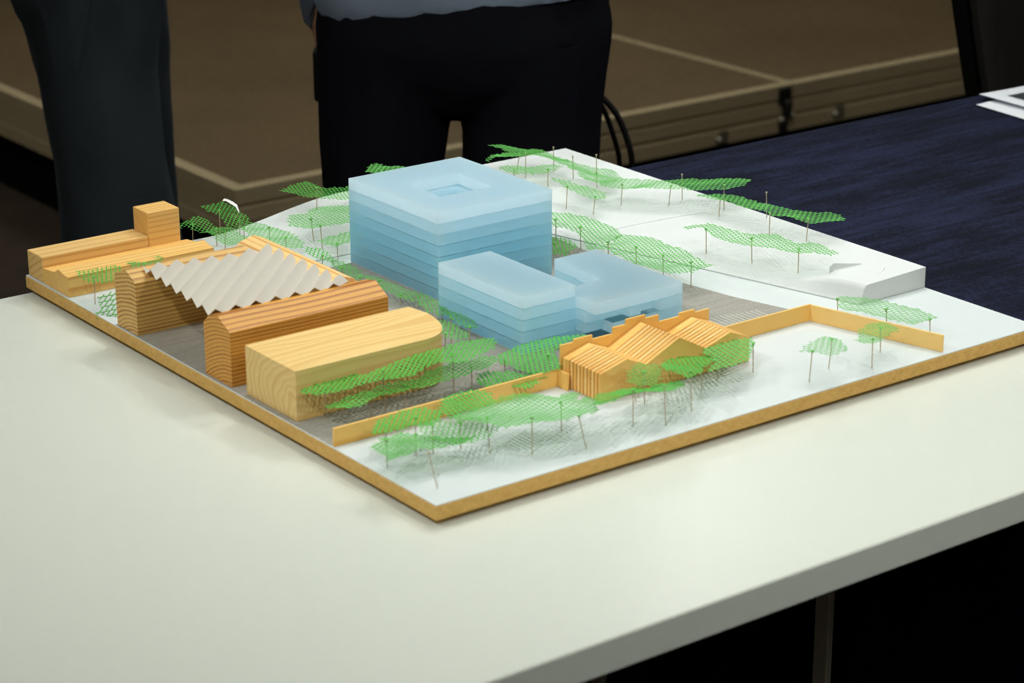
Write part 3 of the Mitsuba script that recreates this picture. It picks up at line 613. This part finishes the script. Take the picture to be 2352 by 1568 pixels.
    [[0.5321,0.1279],[0.5383,0.1277],[0.5489,0.1197],[0.5563,0.1025],[0.5608,0.0789],[0.5681,0.062],[0.5645,0.0464],[0.564,0.0357],[0.5542,0.032],[0.5423,0.0327],[0.531,0.033],[0.5292,0.0481],[0.527,0.0649],[0.5221,0.0839],[0.5121,0.0943],[0.5135,0.1045],[0.5232,0.1173]], [0.5425,0.0797,0.0187,-0.0119,-0.012], [[0.5321,0.1267,0.0,0.5314,0.1273,0.0175],[0.5414,0.0741,0.0,0.5402,0.0749,0.0205],[0.5567,0.0363,0.0,0.5559,0.0369,0.0182]], []),
  30: ('small ragged green netting on two pins behind the blue tower, on the hillside',
    [[0.5428,0.5639],[0.5494,0.5543],[0.5551,0.5379],[0.5597,0.528],[0.5588,0.5139],[0.5624,0.5003],[0.5518,0.486],[0.5402,0.488],[0.5369,0.4941],[0.5347,0.5068],[0.5343,0.5272],[0.5384,0.5469]], [0.5427,0.5155,0.0295,-0.0164,0.063], [[0.5374,0.5336,0.0065,0.5381,0.533,0.0317],[0.5456,0.4991,0.0068,0.5472,0.4979,0.0272]], []),
  31: ('long flat green netting on the rear edge, right end against navy cloth, upper one',
    [[0.5784,0.53],[0.5933,0.5242],[0.608,0.5105],[0.6143,0.4926],[0.6181,0.4718],[0.6331,0.4672],[0.6438,0.4589],[0.6592,0.441],[0.6772,0.4167],[0.679,0.4049],[0.6582,0.3932],[0.6388,0.4013],[0.6261,0.4109],[0.616,0.4228],[0.6038,0.4453],[0.5874,0.4673],[0.5776,0.4835],[0.5657,0.5117]], [0.6138,0.4544,0.0375,0.034,-0.0703], [[0.5826,0.499,0.0107,0.5834,0.4983,0.0338],[0.6133,0.4588,0.0137,0.6149,0.4577,0.0358],[0.6436,0.4071,0.017,0.6432,0.4074,0.043]], [[0.6342,0.4617,0.0161,0.6336,0.4621,0.0446]]),
  32: ('long green netting on the rear right edge, its right end over the navy cloth',
    [[0.6179,0.4227],[0.6319,0.4099],[0.639,0.4012],[0.6453,0.387],[0.6456,0.3617],[0.6468,0.3401],[0.651,0.322],[0.6531,0.302],[0.6603,0.2875],[0.6721,0.2768],[0.671,0.2659],[0.6648,0.2559],[0.6579,0.2505],[0.6451,0.2544],[0.633,0.2634],[0.6281,0.2735],[0.6265,0.2828],[0.6297,0.2994],[0.6239,0.3087],[0.6228,0.3255],[0.6183,0.3376],[0.619,0.3613],[0.6225,0.3827],[0.6185,0.3947],[0.6176,0.4103]], [0.6296,0.3301,0.0371,0.0035,-0.0321], [[0.6259,0.3949,0.0147,0.6266,0.3944,0.0348],[0.6255,0.3194,0.0141,0.6255,0.3194,0.0373],[0.6356,0.2773,0.0152,0.6367,0.2765,0.039]], [[0.6537,0.3538,0.0182,0.6528,0.3545,0.0462]]),
  33: ('long pale green netting in the middle of the white hillside at the right',
    [[0.5404,0.3531],[0.5599,0.3476],[0.5679,0.3464],[0.5706,0.3299],[0.5726,0.3039],[0.5814,0.2879],[0.5944,0.2755],[0.591,0.2545],[0.5862,0.2483],[0.5939,0.2403],[0.6029,0.238],[0.6024,0.2216],[0.5954,0.1945],[0.5873,0.1914],[0.5818,0.1992],[0.578,0.212],[0.5684,0.2167],[0.5622,0.2217],[0.5626,0.2296],[0.5619,0.2449],[0.5552,0.2538],[0.5481,0.2712],[0.5436,0.2917],[0.5429,0.3111],[0.5488,0.3304],[0.553,0.3409],[0.5407,0.3441]], [0.5664,0.2808,0.031,0.0031,-0.013], [[0.5549,0.333,0.0043,0.5544,0.3333,0.0302],[0.5681,0.2814,0.0048,0.5674,0.282,0.0311],[0.5776,0.2271,0.0067,0.5774,0.2272,0.0318]], []),
  34: ('large open green netting just right of the blue tower',
    [[0.4808,0.4969],[0.4868,0.4905],[0.4973,0.4771],[0.5033,0.4569],[0.5027,0.4386],[0.5034,0.4246],[0.5029,0.4117],[0.4989,0.3983],[0.4925,0.3869],[0.4762,0.3801],[0.4641,0.3736],[0.4526,0.3605],[0.4476,0.3674],[0.4398,0.372],[0.4488,0.3918],[0.4559,0.4056],[0.4618,0.4205],[0.464,0.432],[0.4629,0.4394],[0.458,0.4532],[0.4557,0.4617]], [0.4735,0.4279,0.0224,0.0049,0.0031], [[0.476,0.4718,0.0,0.4759,0.4719,0.022],[0.4764,0.4317,0.0,0.4758,0.4321,0.0234],[0.4694,0.3792,0.0,0.4688,0.3796,0.0218]], []),
  35: ('largest open green netting behind the clear low block, its near edge bright green',
    [[0.463,0.3722],[0.4886,0.3893],[0.4971,0.3876],[0.5053,0.3737],[0.5101,0.3558],[0.5087,0.3378],[0.506,0.3128],[0.5005,0.2872],[0.4984,0.2726],[0.4946,0.2562],[0.483,0.2561],[0.465,0.2519],[0.4535,0.255],[0.4451,0.2619],[0.4431,0.2762],[0.4414,0.2968],[0.4449,0.3299],[0.4477,0.3509]], [0.4812,0.3118,0.0237,0.0019,-0.0161], [[0.4783,0.3474,0.0,0.4776,0.3479,0.0232],[0.4817,0.3111,0.0,0.4809,0.3117,0.0233],[0.4855,0.2753,0.0,0.4851,0.2756,0.0246]], []),
  36: ('dark green netting close to the ground at the right foot of the blue tower',
    [[0.4511,0.4582],[0.4614,0.4486],[0.4645,0.4363],[0.4591,0.4207],[0.4559,0.4117],[0.429,0.397],[0.4234,0.4045],[0.4165,0.4129]], [0.4446,0.4332,0.012,0.0,0.0], [[0.4447,0.4331,0.0,0.4446,0.4332,0.012]], []),
  37: ('long bent green netting with a forked tip at the rear corner, on tall pins',
    [[0.4897,0.6116],[0.5064,0.625],[0.5273,0.64],[0.549,0.65],[0.5466,0.6662],[0.5434,0.6757],[0.5636,0.6777],[0.5727,0.667],[0.5815,0.6604],[0.5991,0.6609],[0.5985,0.6499],[0.5989,0.6336],[0.603,0.6188],[0.6009,0.5974],[0.6077,0.5896],[0.6145,0.5765],[0.627,0.5726],[0.6219,0.5556],[0.6139,0.5362],[0.5879,0.5274],[0.5712,0.5225],[0.5646,0.5301],[0.5641,0.5453],[0.5766,0.5632],[0.5757,0.5762],[0.5774,0.5892],[0.5793,0.6104],[0.5774,0.6224],[0.5712,0.6343],[0.5565,0.634],[0.5284,0.6302],[0.5018,0.6165],[0.488,0.6076]], [0.5812,0.6122,0.0358,-0.1682,0.0492], [[0.5582,0.6477,0.0161,0.5607,0.6458,0.0403],[0.558,0.631,0.0148,0.558,0.631,0.0439],[0.5945,0.6289,0.0162,0.5943,0.629,0.0332],[0.5971,0.5978,0.0148,0.5967,0.5981,0.0309],[0.5969,0.5569,0.0128,0.5964,0.5573,0.0308]], [[0.5945,0.6289,0.0162,0.5941,0.6291,0.0451],[0.5971,0.5978,0.0148,0.5964,0.5983,0.0411],[0.5969,0.5569,0.0128,0.5961,0.5575,0.0515]]),
  38: ('flat dense green netting behind the back corner of the blue tower roof',
    [[0.5251,0.636],[0.5359,0.6369],[0.5477,0.6336],[0.5569,0.6189],[0.5646,0.619],[0.5737,0.6164],[0.5782,0.609],[0.5796,0.5942],[0.568,0.5891],[0.5577,0.5912],[0.5465,0.5908],[0.5389,0.594],[0.5361,0.6014],[0.5235,0.6056],[0.5232,0.6175]], [0.5486,0.6091,0.0317,0.0109,-0.0103], [[0.5615,0.5968,0.0124,0.5618,0.5965,0.0322],[0.5353,0.6217,0.0131,0.5354,0.6216,0.0312]], []),
  39: ('small tuft of green netting peeking over the rear left roof edge of the blue tower',
    [[0.3805,0.6708],[0.3861,0.672],[0.3981,0.6796],[0.3959,0.6617],[0.4085,0.6492],[0.4057,0.6348],[0.3875,0.6161],[0.3803,0.6217],[0.3675,0.6489]], [0.3815,0.6452,0.0501,0.0,0.0], [[0.381,0.6456,0.0125,0.3815,0.6452,0.0501]], []),
  40: ('green netting tree between the low pine hall and the left end of the courtyard building',
    [[0.0072,0.5952],[0.0177,0.5957],[0.0324,0.593],[0.0471,0.5903],[0.0493,0.5801],[0.0409,0.5673],[0.0275,0.5524],[0.0143,0.5521],[0.005,0.5593],[0.0031,0.5711],[0.0051,0.5863]], [0.0141,0.571,0.0262,0.0,0.0], [[0.0135,0.5714,0.0,0.0141,0.571,0.0262]], []),
  41: ('green netting showing over the left ridge of the courtyard building',
    [[0.0696,0.6098],[0.0804,0.6122],[0.0987,0.6196],[0.1022,0.6088],[0.0966,0.5892],[0.0836,0.5783],[0.0696,0.5838],[0.0655,0.5973]], [0.0805,0.5989,0.0193,0.0,0.0], [[0.0797,0.5995,0.0,0.0805,0.5989,0.0193]], []),
  42: ('dark open netting leaning at the left end of the courtyard building',
    [[0.014,0.5552],[0.0211,0.5457],[0.0233,0.5413],[0.0141,0.5244],[0.0043,0.533],[0.001,0.5388],[0.0027,0.5448],[0.0074,0.5489]], [0.004,0.5378,0.0,0.75,0.45], [], []),
}
PINH = {}
for num, (label, outline, plane, pins, free) in TREES.items():
    k = thing('netting_tree', label, 'model tree', 'netting trees on pins')
    obj('canopy', netting(outline, plane, num, w=.0018 if 14 <= num <= 26 and num not in (21, 24) else .0010), GREEN, k)
    for p in pins:
        q = obj('pin', pin_mesh(p), PIN, k)
        obj('glue_dab', glue_mesh(p), GLUE, q)
    for p in free:
        obj('pin', pin_mesh(p), PIN, k)
k = thing('loose_pin', 'single slanting pin without netting, nearest to the front corner of the board', 'pin')
obj('shaft', pin_mesh([.0197, .0260, 0, .0146, .0297, .0292]), PIN, k)
# scrap of white paper caught on the netting at the far left
sc = np.array([[.2275, .7045], [.2285, .6985], [.2310, .6930], [.2325, .6870], [.2315, .6800]])
zz = [.032, .0325, .0305, .0285, .0235]; wd = [.0022, .0016, .0022, .0018, .0005]
V = []; F = []
for i, ((x, y), z, w_) in enumerate(zip(sc, zz, wd)):
    for s_, h_ in ((-1, 0), (1, .0012), (1, .0016), (-1, .0004)):
        V.append([x + s_ * w_ * .8, y + s_ * w_ * .4, z + h_])
for i in range(len(sc) - 1):
    o = i * 4
    for q in range(4):
        r = (q + 1) % 4; F += [[o + q, o + r, o + r + 4], [o + q, o + r + 4, o + q + 4]]
m = trimesh.Trimesh(np.array(V), np.array(F), process=False); m.fix_normals()
obj('paper_scrap', m, SCRAP, label='torn scrap of white paper on the netting at the far left', cat='paper')

# ------------------------------------------------------------------ people behind the table
RH, DH = np.array([.8031, -.5958, 0]), np.array([.5958, .8031, 0])
def PT(s, D, z):
    """s metres to the right, D metres away, at height z above the floor"""
    return (np.array([CAM[0], CAM[1], 0]) + RH * s + DH * D + [0, 0, FLOOR + z])
def fabric(key, c0, c1):
    def fn(p, n, uv):
        t = noise(p.x * 700, p.y * 700, p.z * 700) * 0.5 + noise(p.x * 30, p.y * 30, p.z * 12) * 0.5
        return mix(c0, c1, t)
    return mat(key, {'type': 'principled', 'base_color': proc(fn), 'roughness': 0.85, 'specular': 0.15})
TR1 = fabric('mat_grey_trousers', srgb(44, 50, 54), srgb(68, 76, 80))
TR2 = fabric('mat_black_trousers', srgb(8, 8, 12), srgb(16, 16, 26))
SH2 = fabric('mat_blue_grey_shirt', srgb(116, 128, 146), srgb(140, 152, 168))
SH1 = fabric('mat_dark_jacket', srgb(36, 40, 44), srgb(50, 54, 58))
SKIN = prin('mat_skin', srgb(212, 160, 124), 0.5, 0.4)
SHOE = prin('mat_black_shoe', srgb(18, 16, 14), 0.35, 0.5)
HAIR = prin('mat_hair', srgb(44, 32, 24), 0.7, 0.3)
EYE = prin('mat_eye', srgb(235, 232, 225), .2, .5)
LIP = prin('mat_lip', srgb(180, 110, 96), .5, .4)
def folds(m, amp, freq, seed):
    n = m.vertex_normals
    v = m.vertices
    f = meshkit.fbm(np.stack([v[:, 0] * freq, v[:, 1] * freq, v[:, 2] * freq * .55 + v[:, 0] * freq * .5], -1), 3, seed) - .5
    m.vertices = v + n * (f * 2 * amp)[:, None]
    return m
def hand(wrist, down, fwd, side, mesh_only=True):
    """a relaxed hand hanging from the wrist: palm and five bent fingers"""
    wrist, down, fwd, side = [np.asarray(a, float) for a in (wrist, down, fwd, side)]
    B = [[(wrist, (.026)), (wrist + down * .05 + fwd * .028, .015), (wrist + down * .05 - fwd * .028, .015), (wrist + down * .085 + fwd * .030, .012), (wrist + down * .085 - fwd * .030, .012)]]
    for o, l in ((.030, .070), (.010, .080), (-.010, .074), (-.029, .058)):
        r0 = wrist + down * .082 + fwd * o
        r1 = r0 + down * l * .45 + side * .008; r2 = r1 + down * l * .32 + side * .018; r3 = r2 + down * l * .18 + side * .02
        B += [[(r0, .0095), (r1, .009)], [(r1, .009), (r2, .0082)], [(r2, .0082), (r3, .0075)]]
    t0 = wrist + down * .03 + fwd * .026; t1 = t0 + down * .03 + fwd * .022 + side * .012; t2 = t1 + down * .028 + fwd * .008 + side * .014
    B += [[(t0, .0125), (t1, .0105)], [(t1, .0105), (t2, .0085)]]
    return B
def person(label, D, s, lean, legs, hips, torso_s, trouser, shirt, hemz, arms, slope=0.0):
    k = thing('person', label, 'person')
    # legs: list of joints (s, dD, z, radius) from hip to ankle
    bones = []
    for J in legs:
        for a, b in zip(J[:-1], J[1:]):
            bones.append([(PT(s + a[0], D + a[1], a[2]), (a[3], a[3], a[3])), (PT(s + b[0], D + b[1], b[2]), (b[3], b[3], b[3]))])
    bones.append([(PT(s + x, D + d, z), r) for x, d, z, r in hips])
    tm = skeleton(bones, .022, 6)
    tm = folds(tm, .010, 8, 3)
    obj('trousers', tm, trouser, k, smooth=True)
    # shirt or jacket
    cs = s + torso_s
    sb = [[(PT(cs - .090, D, hemz + .05), .10), (PT(cs + .090, D, hemz + .05), .10), (PT(cs - .10, D + .01, hemz + .25), .085), (PT(cs + .10, D + .01, hemz + .25), .085)],
          [(PT(cs - .10, D + .01, hemz + .25), .085), (PT(cs + .10, D + .01, hemz + .25), .085), (PT(cs - .15, D, hemz + .56), .065), (PT(cs + .15, D, hemz + .56), .065), (PT(cs, D, hemz + .60), .06)]]
    AR = []
    for sg, (el_, wr_) in zip((-1, 1), arms):
        AR.append((PT(cs + sg * .185, D, hemz + .545), PT(s + el_[0], D + el_[1], el_[2]), PT(s + wr_[0], D + wr_[1], wr_[2]), sg))
    for sh, el, wr, sg in AR:
        sb += [[(sh, .062), (el, .048)], [(el, .048), (wr, .036)]]
    sm_ = skeleton(sb, .025, 6)
    sm_ = folds(sm_, .005, 11, 5)
    rel = (sm_.vertices - PT(s, D, 0)) @ RH
    near = np.abs((sm_.vertices - PT(s, D, 0)) @ DH) < .5
    body_side = np.abs(rel - torso_s) < .1905
    lim = FLOOR + hemz + slope * (rel - torso_s + .19)
    sm_.vertices[:, 2] = np.where(body_side & (sm_.vertices[:, 2] < lim), lim, sm_.vertices[:, 2])
    obj('shirt', sm_, shirt, k, smooth=True)
    # skin: neck, head, hands in one body core
    hc = PT(cs, D - .02, hemz + .80)
    core = [[(PT(cs, D, hemz + .50), .055), (PT(cs, D, hemz + .68), .052)], [(PT(cs, D - .005, hemz + .66), .05), (hc - np.array([0, 0, .02]), .066)],
            [(hc + [0, 0, .035], (.074, .088, .085)), (hc + DH * .02 + [0, 0, .05], (.074, .085, .08)), (hc - [0, 0, .06] - DH * .015, .052)],
            [(hc - DH * .085 + [0, 0, .02], .010), (hc - DH * .104 - [0, 0, .018], .014), (hc - DH * .085 - [0, 0, .02], .016)]]
    for sg in (-1, 1):
        core.append([(hc + RH * sg * .076 + [0, 0, .015], .018), (hc + RH * sg * .078 - [0, 0, .02], .012)])
    for sh, el, wr, sg in AR:
        d_ = (wr - el) / np.linalg.norm(wr - el)
        f_ = -DH - d_ * (d_ @ -DH); f_ /= np.linalg.norm(f_)
        core += hand(wr + d_ * .005, d_, f_, -RH * sg)
        core += [[(sh - [0, 0, .03], .035), (el, .03)], [(el, .03), (wr, .026)]]
    tors = [[(PT(cs - .09, D, hemz + .1), .05), (PT(cs + .09, D, hemz + .1), .05), (PT(cs - .13, D, hemz + .5), .045), (PT(cs + .13, D, hemz + .5), .045)]]
    tors.append([(PT(cs - .13, D, hemz + .5), .04), (PT(cs - .185, D, hemz + .5), .035)]); tors.append([(PT(cs + .13, D, hemz + .5), .04), (PT(cs + .185, D, hemz + .5), .035)])
    obj('body', skeleton(core + tors, .010, 4), SKIN, k, smooth=True)
    for sg in (-1, 1):
        e = trimesh.creation.icosphere(2, .0125); e.apply_translation(hc - DH * .080 + RH * sg * .031 + [0, 0, .022]); obj('eye', e, EYE, k, smooth=True)
    mo = skeleton([[(hc - DH * .070 - [0, 0, .058] + RH * -.02, .008), (hc - DH * .077 - [0, 0, .058], .010), (hc - DH * .070 - [0, 0, .058] + RH * .02, .008)]], .006, 3)
    obj('mouth', mo, LIP, k, smooth=True)
    hr = skeleton([[(hc + [0, 0, .075] + DH * .012, (.080, .092, .070)), (hc + DH * .045 + [0, 0, .03], (.076, .07, .075))], [(hc + DH * .05 - [0, 0, .03], .05), (hc + DH * .045 + [0, 0, .03], .07)]], .012, 4)
    obj('hair', hr, HAIR, k, smooth=True)
    for J in legs:
        a = J[-1]
        sp = PT(s + a[0], D + a[1], 0)
        shm = skeleton([[(sp + [0, 0, .045] + DH * .03, .042), (sp + [0, 0, .035] - DH * .05, .038)], [(sp + [0, 0, .035] - DH * .05, .038), (sp + [0, 0, .028] - DH * .17, .030), (sp + [0, 0, .028] + DH * .04, .030)]], .015, 3)
        shm.vertices[:, 2] = np.maximum(shm.vertices[:, 2], FLOOR + .002)
        obj('shoe', shm, SHOE, k, smooth=True)
    return k, cs
p2, cs2 = person('person in black trousers and blue grey shirt standing behind the model', 2.78, 0.0, 0,
       [[(-.154, 0, .86, .090), (-.158, 0, .74, .081), (-.164, -.01, .62, .070), (-.160, -.01, .46, .068), (-.155, .0, .10, .058)],
        [(.032, 0, .86, .090), (.028, 0, .74, .086), (.022, -.01, .62, .086), (.020, -.01, .46, .070), (.015, .0, .10, .060)]],
       [(-.150, 0, .845, .092), (.026, 0, .845, .092), (-.065, 0, .835, .098), (-.150, 0, .96, .086), (.028, 0, .96, .086)], -.06, TR2, SH2, .868, [((-.250, .12, 1.12), (-.238, .16, .845)), ((.15, .04, 1.12), (.0, -.17, 1.16))], .11)
p1, cs1 = person('person in dark grey trousers standing at the far left behind the table', 2.97, 0.0, 0,
       [[(-.552, 0, .90, .100), (-.545, -.01, .76, .082), (-.536, -.015, .64, .078), (-.527, -.01, .52, .082), (-.52, .02, .30, .070), (-.515, .05, .10, .060)],
        [(-.575, .17, .90, .098), (-.562, .17, .72, .080), (-.552, .18, .52, .070), (-.55, .22, .10, .058)]],
       [(-.560, 0, .88, .100), (-.572, .15, .88, .100), (-.585, .02, 1.0, .090), (-.585, .14, 1.0, .090)], -.58, TR1, SH1, 1.0, [((-.80, .05, 1.25), (-.62, -.16, 1.22)), ((-.36, .05, 1.25), (-.54, -.16, 1.25))])

ph = rbox(-.033, .033, -.0045, .0045, -.034, .034, .003)
M_ = np.eye(4); M_[:3, 0] = -DH; M_[:3, 1] = RH; M_[:3, 2] = [0, 0, 1]; M_[:3, 3] = PT(-.2515, 2.93, .765)
ph.apply_transform(M_)
obj('phone', ph, BLACKM, label='black phone in the hand beside the black trousers', cat='phone')

# black cable looping down behind the trousers
CABLE = prin('mat_cable', srgb(14, 13, 12), .6, .3)
k = thing('cable', 'black cable loop hanging beside the right leg of the black trousers', 'cable')
c1 = [PT(.100, 2.95, .745), PT(.122, 2.95, .722), PT(.143, 2.95, .695), PT(.158, 2.95, .655), PT(.163, 2.96, .60), PT(.16, 2.98, .40), PT(.15, 3.0, .05), PT(.12, 3.05, .008)]
c2 = [PT(.098, 2.97, .735), PT(.118, 2.97, .712), PT(.131, 2.97, .685), PT(.142, 2.97, .650), PT(.147, 2.98, .60), PT(.145, 3.0, .40), PT(.135, 3.02, .05), PT(.10, 3.08, .008)]
from scipy.interpolate import CubicSpline
def smooth_path(c, n=40):
    c = np.array(c); return CubicSpline(np.arange(len(c)), c)(np.linspace(0, len(c) - 1, n))
obj('strand', tube(smooth_path(c1), .0042, 8), CABLE, k, smooth=True)
obj('strand', tube(smooth_path(c2), .0036, 8), CABLE, k, smooth=True)

# ------------------------------------------------------------------ swivel chair behind the navy table
k = thing('office_chair', 'dark grey chair back with black rim at the right behind the navy table', 'chair')
CH = fabric('mat_chair_cloth', srgb(40, 38, 34), srgb(56, 53, 48))
TRIM = prin('mat_chair_rim', srgb(8, 9, 9), .45, .4)
def chair_back(off, thick, grow):
    n = 24; V = []; F = []
    W0, H0, H1 = .235 + grow, -.32 - grow, .30 + grow
    for i in range(n + 1):
        for j in range(n + 1):
            u = -1 + 2 * i / n; v = j / n
            z = H0 + (H1 - H0) * v
            half = W0 * (.40 + .98 * min(v, .7)) * (1 - 6 * max(0, v - .8) ** 2)
            V.append((u * half, z, .045 * u * u + .05 * (v - .35) ** 2))
    V = np.array(V)
    pts = [np.array([1.705, .93, 0]) + np.array([.985, .17, 0]) * a + np.array([-.17, .985, 0]) * (-(c_) + off) + [0, 0, FLOOR + .80 + b] for a, b, c_ in V]
    pts = np.array(pts); back = pts + np.array([-.17, .985, 0]) * thick
    N = (n + 1) ** 2
    for i in range(n):
        for j in range(n):
            a = i * (n + 1) + j
            F += [[a, a + n + 1, a + 1], [a + 1, a + n + 1, a + n + 2], [a + N, a + 1 + N, a + n + 1 + N], [a + 1 + N, a + n + 2 + N, a + n + 1 + N]]
    rim = [i * (n + 1) for i in range(n + 1)] + [n * (n + 1) + j for j in range(1, n + 1)] + [i * (n + 1) + n for i in range(n - 1, -1, -1)] + [j for j in range(n - 1, 0, -1)]
    for a, b in zip(rim, rim[1:] + rim[:1]): F += [[a, b, a + N], [b, b + N, a + N]]
    m = trimesh.Trimesh(np.vstack([pts, back]), np.array(F), process=False); m.fix_normals(); return m
obj('backrest', chair_back(0, .012, 0), CH, k, smooth=40)
obj('rim', chair_back(.010, .022, .016), TRIM, k, smooth=40)
cx, cy = 1.76, 1.20
sm2 = skeleton([[((cx + a, cy + b, FLOOR + .395), .033) for a in (-.19, .19) for b in (-.19, .19)]], .03, 4)
obj('seat', sm2, CH, k, smooth=True)
obj('back_bracket', tube([(1.712, .962, FLOOR + .60), (1.716, .975, FLOOR + .40), (1.74, 1.10, FLOOR + .36)], .02, 8), TRIM, k)
obj('gas_column', tube([(cx, cy, FLOOR + .08), (cx, cy, FLOOR + .37)], .028, 14), TRIM, k)
for i in range(5):
    a = 2 * math.pi * i / 5
    e = (cx + .28 * math.cos(a), cy + .28 * math.sin(a), FLOOR + .075)
    lg = obj('base_arm', tube([(cx, cy, FLOOR + .11), e], [.022, .014], 8), TRIM, k)
    w_ = trimesh.creation.icosphere(2, .03); w_.apply_translation([e[0], e[1], FLOOR + .03]); obj('caster', w_, TRIM, lg, smooth=True)

# ------------------------------------------------------------------ papers on the navy cloth
PAPER = prin('mat_paper', srgb(226, 228, 232), .6, .3)
PRINT = prin('mat_print', srgb(52, 56, 58), .6, .3)
def leaf(c, ax, ay, lx, ly, z0, curl, inset=0.0, dz=0.0, th=.0004):
    n = 14; V = []
    c, ax, ay = np.array(c), np.array(ax), np.array(ay)
    for i in range(n + 1):
        for j in range(n + 1):
            u = inset + (lx - 2 * inset) * i / n; v = inset + (ly - 2 * inset) * j / n
            p = c + ax * u + ay * v
            lift = curl * (max(0, 1 - u / (lx * .6)) ** 2) * (.5 + .5 * (1 - v / ly))
            V.append([p[0], p[1], TZ + z0 + lift + dz])
    V = np.array(V); N = len(V); F = []
    for i in range(n):
        for j in range(n):
            a = i * (n + 1) + j
            F += [[a, a + n + 1, a + n + 2], [a, a + n + 2, a + 1], [a + N, a + n + 2 + N, a + n + 1 + N], [a + N, a + 1 + N, a + n + 2 + N]]
    rim = [i * (n + 1) for i in range(n + 1)] + [n * (n + 1) + j for j in range(1, n + 1)] + [i * (n + 1) + n for i in range(n - 1, -1, -1)] + [j for j in range(n - 1, 0, -1)]
    for a, b in zip(rim, rim[1:] + rim[:1]): F += [[a, a + N, b], [b, a + N, b + N]]
    m = trimesh.Trimesh(np.vstack([V, V - [0, 0, th]]), np.array(F), process=False); m.fix_normals(); return m
k = thing('paper_sheet', 'white paper with a dark printed picture, lying on the navy cloth', 'paper')
obj('sheet', leaf((1.316, .671), (.999, .045), (-.045, -.999), .297, .21, .0040, .004), PAPER, k)
obj('printed_picture', leaf((1.316, .671), (.999, .045), (-.045, -.999), .297, .21, .0040, .004, inset=.026, dz=.0003, th=.0001), PRINT, k)
k = thing('paper_sheet', 'white paper partly under the printed sheet on the navy cloth', 'paper')
obj('sheet', leaf((1.288, .650), (.995, .10), (-.10, -.995), .297, .21, .0008, .0015), PAPER, k)
